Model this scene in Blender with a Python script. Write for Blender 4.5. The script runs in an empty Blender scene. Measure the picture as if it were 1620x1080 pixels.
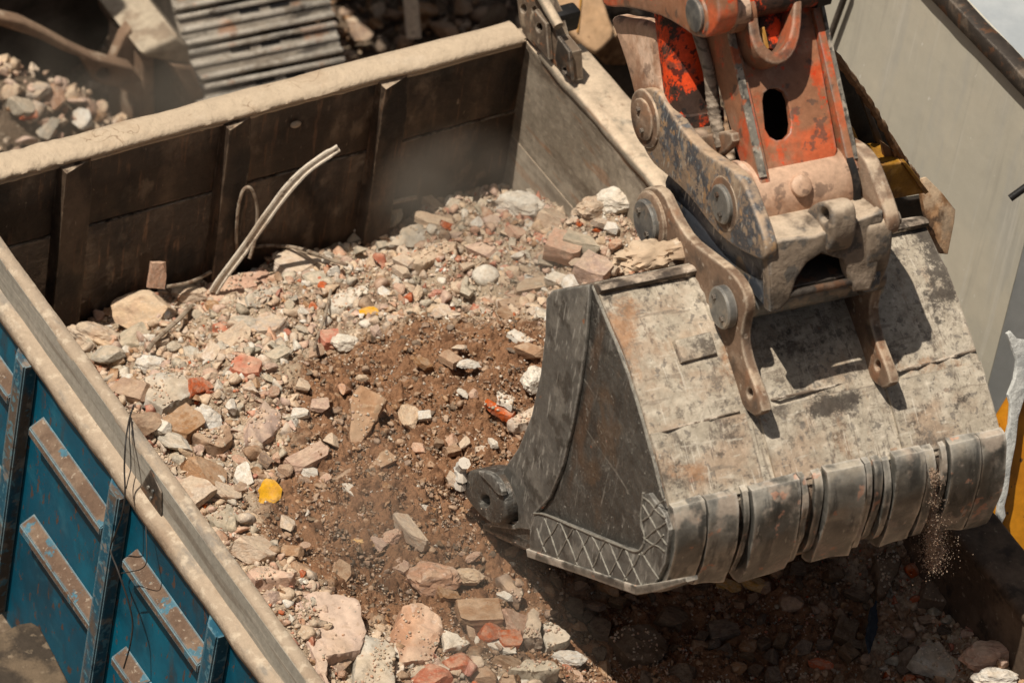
import bpy, bmesh, math, random
import numpy as np
from math import radians, sin, cos, pi, atan2, sqrt
from mathutils import Vector, Matrix, noise
random.seed(7); RNG = np.random.default_rng(7)
scn = bpy.context.scene
COL = scn.collection
# ------------------------------------------------------------------ camera
W, H, F = 1620, 1080, 8172.0
CC = np.array([-7.578, -11.943, 14.035])
CR = np.array([0.8551, -0.5020, 0.1300]); CU = np.array([0.2506, 0.6195, 0.7439]); CF = np.array([0.4539, 0.6035, -0.6555])
def ray(x, y): return CF + (x - W/2)/F*CR - (y - H/2)/F*CU
def on_plane(x, y, p, n):
    d = ray(x, y); n = np.array(n, float)
    return CC + d*(((np.array(p, float) - CC)@n)/(d@n))
def on_axis(x, y, ax, val):
    d = ray(x, y); return CC + d*((val - CC[ax])/d[ax])
def proj(p):
    v = np.array(p, float) - CC; dd = v@CF
    return W/2 + F*(v@CR)/dd, H/2 - F*(v@CU)/dd
# ------------------------------------------------------------------ object helpers
def link(name, me, mat=None, parent=None):
    o = bpy.data.objects.new(name, me); COL.objects.link(o)
    if mat is not None:
        for m in (mat if isinstance(mat, (list, tuple)) else [mat]): me.materials.append(m)
    if parent is not None: o.parent = parent
    return o
def tag(o, label=None, cat=None, group=None, kind=None):
    if label: o['label'] = label
    if cat: o['category'] = cat
    if group: o['group'] = group
    if kind: o['kind'] = kind
    return o
def empty(name, loc=(0, 0, 0), rz=0):
    o = bpy.data.objects.new(name, None); COL.objects.link(o); o.location = loc; o.rotation_euler = (0, 0, rz)
    o.empty_display_size = .2
    return o
def smooth(me, ang=40):
    me.polygons.foreach_set('use_smooth', [True]*len(me.polygons))
    me.set_sharp_from_angle(angle=radians(ang))
def from_bm(bm, name, ang=40):
    bmesh.ops.recalc_face_normals(bm, faces=bm.faces)
    me = bpy.data.meshes.new(name); bm.to_mesh(me); bm.free()
    if ang: smooth(me, ang)
    return me
def chaikin(p, n=2):
    p = [np.array(q, float) for q in p]
    for _ in range(n):
        q = []
        for i in range(len(p)):
            a, b = p[i], p[(i+1) % len(p)]
            q += [a*.75 + b*.25, a*.25 + b*.75]
        p = q
    return p
def catmull(p, n=8):
    p = [np.array(q, float) for q in p]; out = []
    P = [2*p[0] - p[1]] + p + [2*p[-1] - p[-2]]
    for i in range(1, len(P) - 2):
        for k in range(n):
            t = k/n; a, b, c, d = P[i-1:i+3]
            out.append(.5*((2*b) + (c - a)*t + (2*a - 5*b + 4*c - d)*t*t + (3*b - a - 3*c + d)*t**3))
    out.append(p[-1]); return out
def circle(c, r, n=28, ry=None):
    return [(c[0] + r*cos(2*pi*i/n), c[1] + (ry or r)*sin(2*pi*i/n)) for i in range(n)]
def plate_mesh(loops, thick, M4, bev=.004, ang=35):
    """flat outline (first loop) with holes, extruded from local z=0 to z=-thick, placed by M4"""
    cu = bpy.data.curves.new('c', 'CURVE'); cu.dimensions = '2D'; cu.fill_mode = 'BOTH'
    cu.extrude = max(thick/2 - bev, .0005); cu.bevel_depth = bev; cu.bevel_resolution = 2; cu.offset = -bev
    for L in loops:
        sp = cu.splines.new('POLY'); sp.points.add(len(L) - 1); sp.use_cyclic_u = True
        sp.points.foreach_set('co', [v for q in L for v in (q[0], q[1], 0, 1)])
    o = bpy.data.objects.new('c', cu); COL.objects.link(o)
    me = bpy.data.meshes.new_from_object(o.evaluated_get(bpy.context.evaluated_depsgraph_get()))
    bpy.data.objects.remove(o); bpy.data.curves.remove(cu)
    me.transform(Matrix.Translation((0, 0, -thick/2))); me.transform(M4)
    bm = bmesh.new(); bm.from_mesh(me); bmesh.ops.remove_doubles(bm, verts=bm.verts, dist=1e-5)
    bmesh.ops.recalc_face_normals(bm, faces=bm.faces); bm.to_mesh(me); bm.free(); smooth(me, ang)
    return me
def frame(o, u, v):
    u = np.array(u, float); u /= np.linalg.norm(u); v = np.array(v, float); v -= u*(u@v); v /= np.linalg.norm(v); n = np.cross(u, v)
    return Matrix(((u[0], v[0], n[0], o[0]), (u[1], v[1], n[1], o[1]), (u[2], v[2], n[2], o[2]), (0, 0, 0, 1)))
def px_plate(pxloops, p, u, v, thick, bev=.004, sm=0, inv=None):
    """photo outline unprojected onto the plane (p; u, v) -> plate whose face is in that plane, body behind it"""
    Mx = frame(p, u, v); n = np.array([Mx[i][2] for i in range(3)]); U = np.array([Mx[i][0] for i in range(3)]); V = np.array([Mx[i][1] for i in range(3)])
    loops = []
    for k, L in enumerate(pxloops):
        q = [(lambda w: ((w - p)@U, (w - p)@V))(on_plane(x, y, p, n)) for x, y in L]
        loops.append(chaikin(q, sm) if (sm and k == 0) else q)
    me = plate_mesh(loops, thick, Mx, bev)
    if inv is not None: me.transform(inv)
    return me
def bm_box(bm, lo, hi, bev=0):
    r = bmesh.ops.create_cube(bm, size=1)
    for v in r['verts']: v.co = Vector([lo[i] + (v.co[i] + .5)*(hi[i] - lo[i]) for i in range(3)])
    if bev:
        es = {e for v in r['verts'] for e in v.link_edges}
        bmesh.ops.bevel(bm, geom=list(es), offset=bev, segments=2, affect='EDGES', profile=.5)
def box(name, lo, hi, mat, parent=None, bev=.006):
    bm = bmesh.new(); bm_box(bm, lo, hi, bev); return link(name, from_bm(bm, name), mat, parent)
def bm_tube(bm, pts, r, n=8, cap=True):
    pts = [Vector(p) for p in pts]; rings = []
    up = Vector((0, 0, 1)); 
    for i, p in enumerate(pts):
        d = (pts[min(i+1, len(pts)-1)] - pts[max(i-1, 0)]).normalized()
        a = d.cross(up)
        if a.length < .05: a = d.cross(Vector((1, 0, 0)))
        a.normalize(); b = d.cross(a)
        rr = r[i] if hasattr(r, '__len__') else r
        rings.append([bm.verts.new(p + (a*cos(2*pi*k/n) + b*sin(2*pi*k/n))*rr) for k in range(n)])
    for A, B in zip(rings, rings[1:]):
        for k in range(n): bm.faces.new((A[k], A[(k+1) % n], B[(k+1) % n], B[k]))
    if cap: bm.faces.new(rings[0]); bm.faces.new(rings[-1])
def tube(name, pts, r, mat, parent=None, n=8, ang=50):
    bm = bmesh.new(); bm_tube(bm, pts, r, n); return link(name, from_bm(bm, name, ang), mat, parent)
def bm_cyl(bm, a, b, prof, n=32):
    """lathe between points a and b; prof = list of (t, radius)"""
    a, b = Vector(a), Vector(b); d = (b - a); L = d.length; d.normalize()
    x = d.cross(Vector((0, .3, 1))).normalized(); y = d.cross(x); rings = []
    for t, r in prof:
        c = a + d*(t*L); rings.append([bm.verts.new(c + (x*cos(2*pi*k/n) + y*sin(2*pi*k/n))*max(r, 1e-4)) for k in range(n)])
    for A, B in zip(rings, rings[1:]):
        for k in range(n): bm.faces.new((A[k], A[(k+1) % n], B[(k+1) % n], B[k]))
    bm.faces.new(rings[0]); bm.faces.new(rings[-1])
def cyl(name, a, b, prof, mat, parent=None, n=32, ang=35):
    bm = bmesh.new(); bm_cyl(bm, a, b, prof, n); return link(name, from_bm(bm, name, ang), mat, parent)
def sweep(name, prof, dirv, L, mat, parent=None, seg=120, amp=.006, origin=(0, 0, 0), seed=0, ang=60, fq=7.0, lf=1., hf=.35):
    """profile points (3d offsets) swept along dirv with worn, uneven surface"""
    bm = bmesh.new(); d = Vector(dirv).normalized(); rows = []
    for i in range(seg + 1):
        o = Vector(origin) + d*(L*i/seg); row = []
        for k, p in enumerate(prof):
            q = o + Vector(p); s = seed*17.3
            nn = Vector((noise.noise(q*fq + Vector((s, 0, 0))), noise.noise(q*fq + Vector((0, s+9, 0))), noise.noise(q*fq + Vector((0, 0, s+5)))))
            n2 = Vector((noise.noise(q*fq*5 + Vector((s, 3, 0))), noise.noise(q*fq*5 + Vector((7, s, 0))), noise.noise(q*fq*5 + Vector((0, 4, s)))))
            nn = nn*lf + n2*hf*max(0, .25 + 1.6*noise.noise(q*2.3 + Vector((s, s, 1)))); nn -= d*nn.dot(d)
            row.append(bm.verts.new(q + nn*amp))
        rows.append(row)
    for A, B in zip(rows, rows[1:]):
        for k in range(len(prof) - 1): bm.faces.new((A[k], A[k+1], B[k+1], B[k]))
    bm.faces.new(rows[0]); bm.faces.new(rows[-1])
    return link(name, from_bm(bm, name, ang), mat, parent)
# ------------------------------------------------------------------ materials
def lin(c):
    return tuple((x/12.92 if x <= .04045 else ((x + .055)/1.055)**2.4) for x in [v/255 for v in c]) + (1,)
def mat(name, base, layers=(), rough=.85, metal=0, bump=.3, bscale=40, bdist=.01, rnd=0, spec=.3, bump2=None, grain=.35):
    """layers: dicts  col, s(cale), lo, hi, a(mount), st(retch xyz), det, kind in noise|up|edge|attr|voro"""
    m = bpy.data.materials.new(name); m.use_nodes = True; nt = m.node_tree; N, Lk = nt.nodes, nt.links
    N.clear()
    out = N.new('ShaderNodeOutputMaterial'); bs = N.new('ShaderNodeBsdfPrincipled'); Lk.new(bs.outputs[0], out.inputs[0])
    tc = N.new('ShaderNodeTexCoord'); oi = N.new('ShaderNodeObjectInfo')
    off = N.new('ShaderNodeVectorMath'); off.operation = 'ADD'
    sc_ = N.new('ShaderNodeMath'); sc_.operation = 'MULTIPLY'; sc_.inputs[1].default_value = 37.0
    Lk.new(oi.outputs['Random'], sc_.inputs[0]); Lk.new(tc.outputs['Object'], off.inputs[0]); Lk.new(sc_.outputs[0], off.inputs[1])
    def nz(scale, det=6, st=None, dist=0, ro=.6):
        n = N.new('ShaderNodeTexNoise'); n.inputs['Scale'].default_value = scale; n.inputs['Detail'].default_value = det; n.inputs['Roughness'].default_value = ro; n.inputs['Distortion'].default_value = dist
        if st:
            mp = N.new('ShaderNodeMapping'); mp.inputs['Scale'].default_value = st[:3]
            if len(st) > 3: mp.inputs['Rotation'].default_value = st[3]
            Lk.new(off.outputs[0], mp.inputs[0]); Lk.new(mp.outputs[0], n.inputs['Vector'])
        else: Lk.new(off.outputs[0], n.inputs['Vector'])
        c = N.new('ShaderNodeMath'); c.operation = 'MULTIPLY_ADD'; c.inputs[1].default_value = 1.3; c.inputs[2].default_value = -.15; Lk.new(n.outputs[0], c.inputs[0])
        return c.outputs[0]
    def mr(sock, lo, hi, a=1):
        r = N.new('ShaderNodeMapRange'); r.interpolation_type = 'SMOOTHSTEP'
        for k, v in (('From Min', lo), ('From Max', hi), ('To Min', 0), ('To Max', a)): r.inputs[k].default_value = v
        Lk.new(sock, r.inputs['Value']); return r.outputs[0]
    def mul(a, b):
        q = N.new('ShaderNodeMath'); q.operation = 'MULTIPLY'; Lk.new(a, q.inputs[0])
        if hasattr(b, 'links'): Lk.new(b, q.inputs[1])
        else: q.inputs[1].default_value = b
        return q.outputs[0]
    cur = None; rcur = None
    rgb = N.new('ShaderNodeRGB'); rgb.outputs[0].default_value = base if len(base) == 4 else tuple(base) + (1,); cur = rgb.outputs[0]
    if rnd:
        at = N.new('ShaderNodeAttribute'); at.attribute_name = 'tint'
        ad = N.new('ShaderNodeMath'); ad.operation = 'ADD'; Lk.new(at.outputs['Fac'], ad.inputs[0]); Lk.new(oi.outputs['Random'], ad.inputs[1])
        fr = N.new('ShaderNodeMath'); fr.operation = 'FRACT'; Lk.new(ad.outputs[0], fr.inputs[0])
        hs = N.new('ShaderNodeHueSaturation'); vv = N.new('ShaderNodeMapRange'); vv.inputs['To Min'].default_value = 1 - rnd; vv.inputs['To Max'].default_value = 1 + rnd
        Lk.new(fr.outputs[0], vv.inputs['Value']); Lk.new(vv.outputs[0], hs.inputs['Value'])
        f2 = N.new('ShaderNodeMath'); f2.operation = 'MULTIPLY'; f2.inputs[1].default_value = 7.31; Lk.new(fr.outputs[0], f2.inputs[0])
        f3 = N.new('ShaderNodeMath'); f3.operation = 'FRACT'; Lk.new(f2.outputs[0], f3.inputs[0])
        sv = N.new('ShaderNodeMapRange'); sv.inputs['To Min'].default_value = .7; sv.inputs['To Max'].default_value = 1.2
        Lk.new(f3.outputs[0], sv.inputs['Value']); Lk.new(sv.outputs[0], hs.inputs['Saturation'])
        Lk.new(cur, hs.inputs['Color']); cur = hs.outputs[0]
    rv = N.new('ShaderNodeValue'); rv.outputs[0].default_value = rough; rcur = rv.outputs[0]
    mv = N.new('ShaderNodeValue'); mv.outputs[0].default_value = metal; mcur = mv.outputs[0]
    def mixv(f, a, b):
        x = N.new('ShaderNodeMix'); x.data_type = 'FLOAT'; Lk.new(f, x.inputs['Factor']); Lk.new(a, x.inputs[2]); x.inputs[3].default_value = b; return x.outputs[0]
    for L in layers:
        k = L.get('kind', 'noise'); a = L.get('a', 1)
        n = nz(L.get('s', 8), L.get('det', 6), L.get('st'), L.get('dist', 0), L.get('ro', .6))
        if k == 'noise': f = mr(n, L.get('lo', .5), L.get('hi', .6), a)
        elif k == 'up':
            g = N.new('ShaderNodeNewGeometry'); sp = N.new('ShaderNodeSeparateXYZ'); Lk.new(g.outputs['Normal'], sp.inputs[0])
            f = mul(mr(sp.outputs['Z'], L.get('zlo', .2), L.get('zhi', .8), a), mr(n, L.get('lo', .3), L.get('hi', .6)))
        elif k == 'edge':
            bv = N.new('ShaderNodeBevel'); bv.samples = 3; bv.inputs['Radius'].default_value = L.get('r', .012); g = N.new('ShaderNodeNewGeometry')
            d = N.new('ShaderNodeVectorMath'); d.operation = 'DOT_PRODUCT'; Lk.new(bv.outputs[0], d.inputs[0]); Lk.new(g.outputs['Normal'], d.inputs[1])
            e = N.new('ShaderNodeMath'); e.operation = 'SUBTRACT'; e.inputs[0].default_value = 1; Lk.new(d.outputs['Value'], e.inputs[1])
            f = mul(mr(e.outputs[0], .004, .06, a), mr(n, L.get('lo', .35), L.get('hi', .55)))
        elif k == 'attr':
            at = N.new('ShaderNodeAttribute'); at.attribute_name = L['name']
            q = N.new('ShaderNodeMath'); q.operation = 'ADD'; Lk.new(at.outputs['Fac'], q.inputs[0])
            q2 = N.new('ShaderNodeMath'); q2.operation = 'MULTIPLY_ADD'; Lk.new(n, q2.inputs[0]); q2.inputs[1].default_value = L.get('k', .8); q2.inputs[2].default_value = -.5*L.get('k', .8)
            Lk.new(q2.outputs[0], q.inputs[1]); f = mr(q.outputs[0], L.get('lo', .35), L.get('hi', .65), a)
        elif k == 'voro':
            v = N.new('ShaderNodeTexVoronoi'); v.feature = 'DISTANCE_TO_EDGE'; v.inputs['Scale'].default_value = L.get('s', 8)
            ds = N.new('ShaderNodeMixRGB'); 
            mp = N.new('ShaderNodeVectorMath'); mp.operation = 'MULTIPLY_ADD'; cn = N.new('ShaderNodeTexNoise'); cn.inputs['Scale'].default_value = L.get('s', 8)*1.5
            Lk.new(off.outputs[0], cn.inputs['Vector']); Lk.new(cn.outputs['Color'], mp.inputs[0]); mp.inputs[1].default_value = (L.get('d', .12),)*3; Lk.new(off.outputs[0], mp.inputs[2])
            Lk.new(mp.outputs[0], v.inputs['Vector']); f = mul(mr(v.outputs['Distance'], L.get('w', .03), 0, a), mr(n, L.get('lo', .4), L.get('hi', .6)))
        mx = N.new('ShaderNodeMixRGB'); Lk.new(f, mx.inputs[0]); Lk.new(cur, mx.inputs[1]); c = L['col']; mx.inputs[2].default_value = c if len(c) == 4 else tuple(c) + (1,)
        cur = mx.outputs[0]
        if 'rough' in L: rcur = mixv(f, rcur, L['rough'])
        if 'metal' in L: mcur = mixv(f, mcur, L['metal'])
    if grain:
        gv = N.new('ShaderNodeHueSaturation'); gm = N.new('ShaderNodeMapRange'); gm.inputs['From Min'].default_value = .15; gm.inputs['From Max'].default_value = .85; gm.inputs['To Min'].default_value = 1 - grain; gm.inputs['To Max'].default_value = 1 + grain
        Lk.new(nz(bscale*.8, 9, None, 0, .75), gm.inputs['Value']); Lk.new(gm.outputs[0], gv.inputs['Value']); Lk.new(cur, gv.inputs['Color']); cur = gv.outputs[0]
    Lk.new(cur, bs.inputs['Base Color']); Lk.new(rcur, bs.inputs['Roughness']); Lk.new(mcur, bs.inputs['Metallic'])
    bs.inputs['Specular IOR Level'].default_value = spec
    if bump:
        b1 = nz(bscale, 8, None, .3, .7); b = N.new('ShaderNodeBump'); b.inputs['Strength'].default_value = bump; b.inputs['Distance'].default_value = bdist
        Lk.new(b1, b.inputs['Height'])
        if bump2:
            b2 = nz(bump2[0], 5, None, .2, .6); bb = N.new('ShaderNodeBump'); bb.inputs['Strength'].default_value = bump2[1]; bb.inputs['Distance'].default_value = bump2[2]
            Lk.new(b2, bb.inputs['Height']); Lk.new(bb.outputs[0], b.inputs['Normal'])
        Lk.new(b.outputs[0], bs.inputs['Normal'])
    return m
DUST = (.58, .455, .33); DIRT = (.31, .155, .078)
MT = {}
MT['dust_rim'] = mat('dust_rim', (.50, .395, .285), [dict(col=(.40, .29, .195), s=5, lo=.5, hi=.7, a=.6), dict(kind='voro', col=(.2, .13, .08), s=5, w=.012, a=.8, d=.3, lo=.5, hi=.56), dict(col=(.36, .275, .20), s=2.2, lo=.52, hi=.72, a=.55, st=(.6, 1.5, 1.5)), dict(col=(.55, .455, .35), s=11, lo=.55, hi=.8, a=.4)], bump=.45, bscale=40, bdist=.008, bump2=(9, .5, .03), grain=.12)
MT['wall_in'] = mat('wall_in', (.048, .031, .021), [
    dict(col=(.15, .10, .066), s=2.2, lo=.45, hi=.75, a=.85, st=(2.2, 2.2, .9)), dict(col=(.19, .10, .055), s=12, lo=.58, hi=.72, a=.6, st=(4, 4, .4)), dict(col=(.29, .21, .145), s=5, lo=.60, hi=.75, a=.6, st=(1.2, 1.2, .8)),
    dict(col=(.36, .27, .19), s=45, lo=.72, hi=.78, a=.6, st=(1.6, 1.6, .5)), dict(col=(.012, .009, .008), s=4, lo=.52, hi=.66, a=.7, st=(1.5, 1.5, .7)),
    dict(kind='up', col=DUST, s=20, zlo=.25, zhi=.9, lo=.3, hi=.6, a=.7), dict(kind='edge', col=(.30, .22, .15), s=12, r=.014, a=.6, lo=.45, hi=.62)], rough=.6, bump=.6, bscale=28, bdist=.008, spec=.35, bump2=(6, .4, .02))
MT['wall_grey'] = mat('wall_grey', (.20, .165, .125), [
    dict(col=(.33, .28, .22), s=3.0, lo=.4, hi=.7, a=.8), dict(col=(.09, .065, .045), s=4, lo=.5, hi=.7, a=.75, st=(1, .5, 2.2)), dict(col=(.26, .13, .065), s=9, lo=.58, hi=.7, a=.5, st=(1, .35, 2)),
    dict(kind='up', col=DUST, s=20, zlo=.3, zhi=.8, lo=.2, hi=.5, a=.9), dict(col=(.42, .36, .28), s=50, lo=.62, hi=.7, a=.4, st=(1, .4, 3))], rough=.75, bump=.4, bscale=30, bdist=.006, bump2=(5, .3, .02))
MT['board_shade'] = mat('board_shade', (.085, .058, .04), [dict(col=(.16, .11, .075), s=5, lo=.48, hi=.7, a=.8), dict(col=(.03, .022, .017), s=9, lo=.52, hi=.68, a=.8), dict(col=(.33, .26, .19), s=30, lo=.66, hi=.74, a=.5)], rough=.85, bump=.5, bscale=40, bdist=.006)  # dark colour for the near board, the bucket's shadow put into it
MT['rail_top'] = mat('rail_top', (.385, .30, .22), [dict(col=(.23, .205, .175), s=3.4, lo=.52, hi=.66, a=.8, st=(1, .35, 1), ro=.75), dict(col=(.24, .16, .105), s=7, lo=.54, hi=.75, a=.6, st=(1, .4, 1)), dict(col=(.6, .50, .38), s=22, lo=.5, hi=.7, a=.6), dict(col=(.12, .08, .06), s=40, lo=.74, hi=.8, a=.5)], bump=.5, grain=.18, bscale=60, bdist=.006, bump2=(12, .4, .02))
MT['rail_side'] = mat('rail_side', (.295, .275, .235), [dict(col=(.38, .35, .30), s=6, lo=.45, hi=.7, a=.7, st=(1, .25, 1.5)), dict(col=(.17, .14, .11), s=11, lo=.55, hi=.68, a=.7, st=(1, .12, 2.4)), dict(col=(.5, .44, .36), s=30, lo=.6, hi=.7, a=.5, st=(1, .08, 2))], rough=.65, bump=.3, bscale=50, bdist=.004)
RUST = (.10, .048, .026)
MT['blue'] = mat('blue', (.001, .078, .135), [dict(col=(.001, .125, .20), s=1.6, lo=.5, hi=.66, a=.75), dict(col=(.002, .040, .070), s=2.5, lo=.42, hi=.7, a=.8), dict(col=(.05, .045, .04), s=6, lo=.58, hi=.75, a=.5, st=(1, 1.5, .35)), dict(col=(.05, .20, .27), s=8, lo=.6, hi=.8, a=.25),
    dict(col=RUST, s=24, lo=.63, hi=.68, a=.85, st=(1, 1.6, .7), rough=.9), dict(col=(.03, .03, .032), s=7, lo=.62, hi=.7, a=.5, st=(1, 1, .4)), dict(kind='edge', col=(.12, .20, .235), s=18, r=.02, a=.8, lo=.42, hi=.5), dict(kind='edge', col=(.13, .068, .04), s=30, r=.022, a=.9, lo=.5, hi=.54, rough=.9)], rough=.5, bump=.12, bscale=18, bdist=.004, spec=.25, grain=.15)
MT['blue_worn'] = mat('blue_worn', (.015, .085, .135), [dict(col=(.12, .085, .06), s=6, lo=.38, hi=.52, a=.95, st=(1, .5, .5), rough=.95), dict(col=(.32, .25, .19), s=16, lo=.56, hi=.68, a=.6), dict(col=(.10, .22, .27), s=26, lo=.58, hi=.64, a=.8), dict(kind='edge', col=(.14, .23, .27), s=18, r=.012, a=.9, lo=.3, hi=.42)], rough=.8, bump=.35, bscale=45, bdist=.005)
MT['ledge_dirt'] = mat('ledge_dirt', (.125, .078, .052), [dict(col=(.21, .145, .10), s=7, lo=.45, hi=.7, a=.8), dict(col=(.05, .16, .22), s=12, lo=.6, hi=.66, a=.85), dict(col=(.38, .31, .24), s=60, lo=.63, hi=.7, a=.6), dict(kind='edge', col=(.13, .24, .29), s=14, r=.011, a=.95, lo=.25, hi=.38)], bump=.5, bscale=50, bdist=.006)
MT['dark_steel'] = mat('dark_steel', (.05, .04, .033), [dict(col=(.20, .15, .11), s=9, lo=.5, hi=.7, a=.7), dict(col=(.13, .06, .03), s=16, lo=.55, hi=.66, a=.7), dict(kind='edge', col=(.36, .31, .26), s=20, r=.01, a=.7)], rough=.6, metal=.3, bump=.35, bscale=40, bdist=.005)
MT['hinge'] = mat('hinge', (.16, .115, .08), [dict(col=(.07, .05, .038), s=7, lo=.45, hi=.62, a=.8), dict(col=(.36, .28, .2), s=14, lo=.52, hi=.68, a=.7), dict(col=(.30, .12, .05), s=18, lo=.6, hi=.66, a=.6), dict(kind='edge', col=(.42, .36, .29), s=20, r=.01, a=.8)], rough=.7, bump=.4, bscale=45, bdist=.006)
# bucket
MT['bucket_back'] = mat('bucket_back', (.40, .345, .27), [
    dict(col=(.50, .44, .355), s=9, lo=.4, hi=.65, a=.8), dict(col=(.36, .245, .165), s=3.2, lo=.52, hi=.68, a=.65),
    dict(col=(.085, .068, .056), s=3.6, lo=.555, hi=.66, a=.85, ro=.8, det=10), dict(col=(.16, .132, .105), s=11, lo=.545, hi=.64, a=.8, ro=.8, det=9), dict(col=(.16, .14, .12), s=38, lo=.6, hi=.66, a=.75),
    dict(col=(.42, .17, .09), s=11, lo=.72, hi=.80, a=.4), dict(kind='voro', col=(.2, .16, .125), s=13, w=.015, a=.7, d=.25, lo=.5, hi=.6), dict(col=(.62, .56, .47), s=42, lo=.70, hi=.76, a=.6), dict(col=(.22, .18, .14), s=22, lo=.64, hi=.68, a=.6, st=(.25, 1.5, 1.5, (0, .5, .2))),
    dict(col=(.13, .10, .08), s=15, lo=.60, hi=.70, a=.75, st=(2.6, .8, .8, (0, .0, .0)), ro=.75), dict(col=(.56, .50, .41), s=19, lo=.62, hi=.72, a=.6, st=(.5, 2.2, 2.2)), dict(col=(.27, .155, .085), s=1.9, lo=.56, hi=.72, a=.6, st=(1.6, .7, .7), ro=.8, det=9),
    dict(col=(.60, .54, .45), s=24, lo=.66, hi=.72, a=.6, st=(3.6, .22, .22, (0, 0, .0)), dist=.3), dict(col=(.17, .135, .105), s=21, lo=.66, hi=.72, a=.6, st=(3.2, .25, .25, (.1, 0, .15)), dist=.4), dict(kind='attr', name='rust', s=14, k=1.7, col=(.33, .175, .09), lo=.36, hi=.8, a=.75, ro=.8, det=9), dict(kind='attr', name='stain', s=17, k=2.0, col=(.055, .045, .038), lo=.42, hi=.72, a=.9, ro=.85, det=10),
    dict(kind='edge', col=(.2, .17, .14), s=13, r=.01, a=.8, lo=.4, hi=.55)], rough=.78, bump=.4, bscale=45, bdist=.006, bump2=(8, .3, .02), spec=.25)
MT['bucket_side'] = mat('bucket_side', (.08, .075, .067), [
    dict(col=(.135, .128, .115), s=5, lo=.48, hi=.72, a=.8, ro=.75, det=9), dict(col=(.05, .045, .04), s=8, lo=.52, hi=.66, a=.8), dict(col=(.145, .092, .056), s=3.5, lo=.55, hi=.68, a=.65),
    dict(col=(.26, .245, .22), s=26, lo=.62, hi=.72, a=.5, st=(1, 1, .3, (.6, 0, 0)), dist=1.2), dict(col=(.36, .34, .30), s=42, lo=.68, hi=.74, a=.55, st=(1, 1, .07, (-.9, 0, 0)), dist=.6), dict(col=(.36, .34, .30), s=30, lo=.70, hi=.75, a=.5, st=(1, .08, 1, (.2, 0, 0)), dist=.8), dict(kind='voro', col=(.40, .38, .34), s=6, w=.012, a=.7, d=.6, lo=.48, hi=.6), dict(kind='voro', col=(.36, .34, .30), s=13, w=.01, a=.6, d=.9, lo=.5, hi=.6), dict(col=(.17, .10, .06), s=2.4, lo=.55, hi=.72, a=.6, st=(1, 2, .7)),
    dict(col=(.50, .48, .43), s=60, lo=.69, hi=.74, a=.85), dict(col=(.30, .285, .255), s=20, lo=.60, hi=.72, a=.6, ro=.8, det=9), dict(col=(.45, .14, .05), s=18, lo=.78, hi=.80, a=.9), dict(kind='edge', col=(.36, .34, .30), s=24, r=.012, a=.8, lo=.35, hi=.5)], rough=.4, metal=.35, bump=.6, bscale=38, bdist=.007, spec=.5, bump2=(8, .5, .03))
MT['bucket_bar'] = mat('bucket_bar', (.135, .128, .115), [
    dict(col=(.22, .205, .18), s=8, lo=.45, hi=.66, a=.8), dict(col=(.065, .058, .05), s=10, lo=.55, hi=.66, a=.8), dict(col=(.4, .38, .34), s=55, lo=.6, hi=.66, a=.65, st=(1, 1, .2, (.5, 0, 0))), dict(col=(.42, .15, .05), s=12, lo=.76, hi=.78, a=.8),
    dict(kind='edge', col=(.42, .40, .36), s=24, r=.012, a=.85, lo=.35, hi=.5)], rough=.5, metal=.25, bump=.5, bscale=40, bdist=.006, spec=.45)
MT['worn_steel'] = mat('worn_steel', (.13, .125, .112), [
    dict(kind='up', col=(.46, .40, .32), s=9, zlo=.25, zhi=.7, lo=.3, hi=.55, a=.85, rough=.9, metal=0), dict(col=(.27, .255, .225), s=5, lo=.45, hi=.65, a=.85), dict(col=(.065, .064, .06), s=9, lo=.52, hi=.66, a=.8, st=(2, .6, .6)), dict(col=(.42, .34, .27), s=6, lo=.56, hi=.68, a=.8, rough=.9, metal=0), dict(col=(.5, .27, .18), s=14, lo=.655, hi=.69, a=.7, rough=.9),
    dict(col=(.42, .40, .36), s=34, lo=.66, hi=.74, a=.6, st=(1.6, .5, .5)), dict(kind='edge', col=(.5, .46, .4), s=20, r=.016, a=.85, lo=.35, hi=.5)], rough=.34, metal=.5, bump=.4, bscale=35, bdist=.005, spec=.5)
MT['heel'] = mat('heel', (.17, .135, .105), [dict(col=(.40, .29, .21), s=9, lo=.42, hi=.58, a=.9), dict(col=(.44, .26, .18), s=16, lo=.6, hi=.66, a=.7), dict(col=(.03, .027, .024), s=12, lo=.55, hi=.65, a=.8)], rough=.8, bump=.6, bscale=35, bdist=.012)
MT['mouth'] = mat('mouth', (.16, .12, .09), [dict(col=(.045, .035, .028), s=8, lo=.48, hi=.58, a=.9), dict(col=(.58, .50, .41), s=11, lo=.56, hi=.64, a=.9), dict(kind='up', col=(.50, .40, .31), s=9, zlo=.6, zhi=1, lo=.45, hi=.65, a=.9)], rough=.7, bump=.5, bscale=40, bdist=.008)
MT['weld'] = mat('weld', (.30, .28, .24), [dict(col=(.2, .18, .155), s=30, lo=.5, hi=.65, a=.8)], rough=.55, metal=.3, bump=.6, bscale=90, bdist=.004)
MT['ear'] = mat('ear', (.185, .118, .078), [dict(col=(.29, .21, .15), s=7, lo=.5, hi=.68, a=.8), dict(col=(.085, .06, .045), s=9, lo=.52, hi=.66, a=.85), dict(col=(.44, .36, .28), s=26, lo=.64, hi=.72, a=.7), dict(col=(.28, .14, .075), s=5, lo=.55, hi=.7, a=.7), dict(kind='up', col=DUST, s=12, zlo=.4, zhi=.9, lo=.4, hi=.65, a=.75), dict(kind='edge', col=(.52, .43, .33), s=14, r=.012, a=.85, lo=.35, hi=.5)], rough=.75, bump=.45, bscale=45, bdist=.006, bump2=(9, .25, .02))
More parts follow.
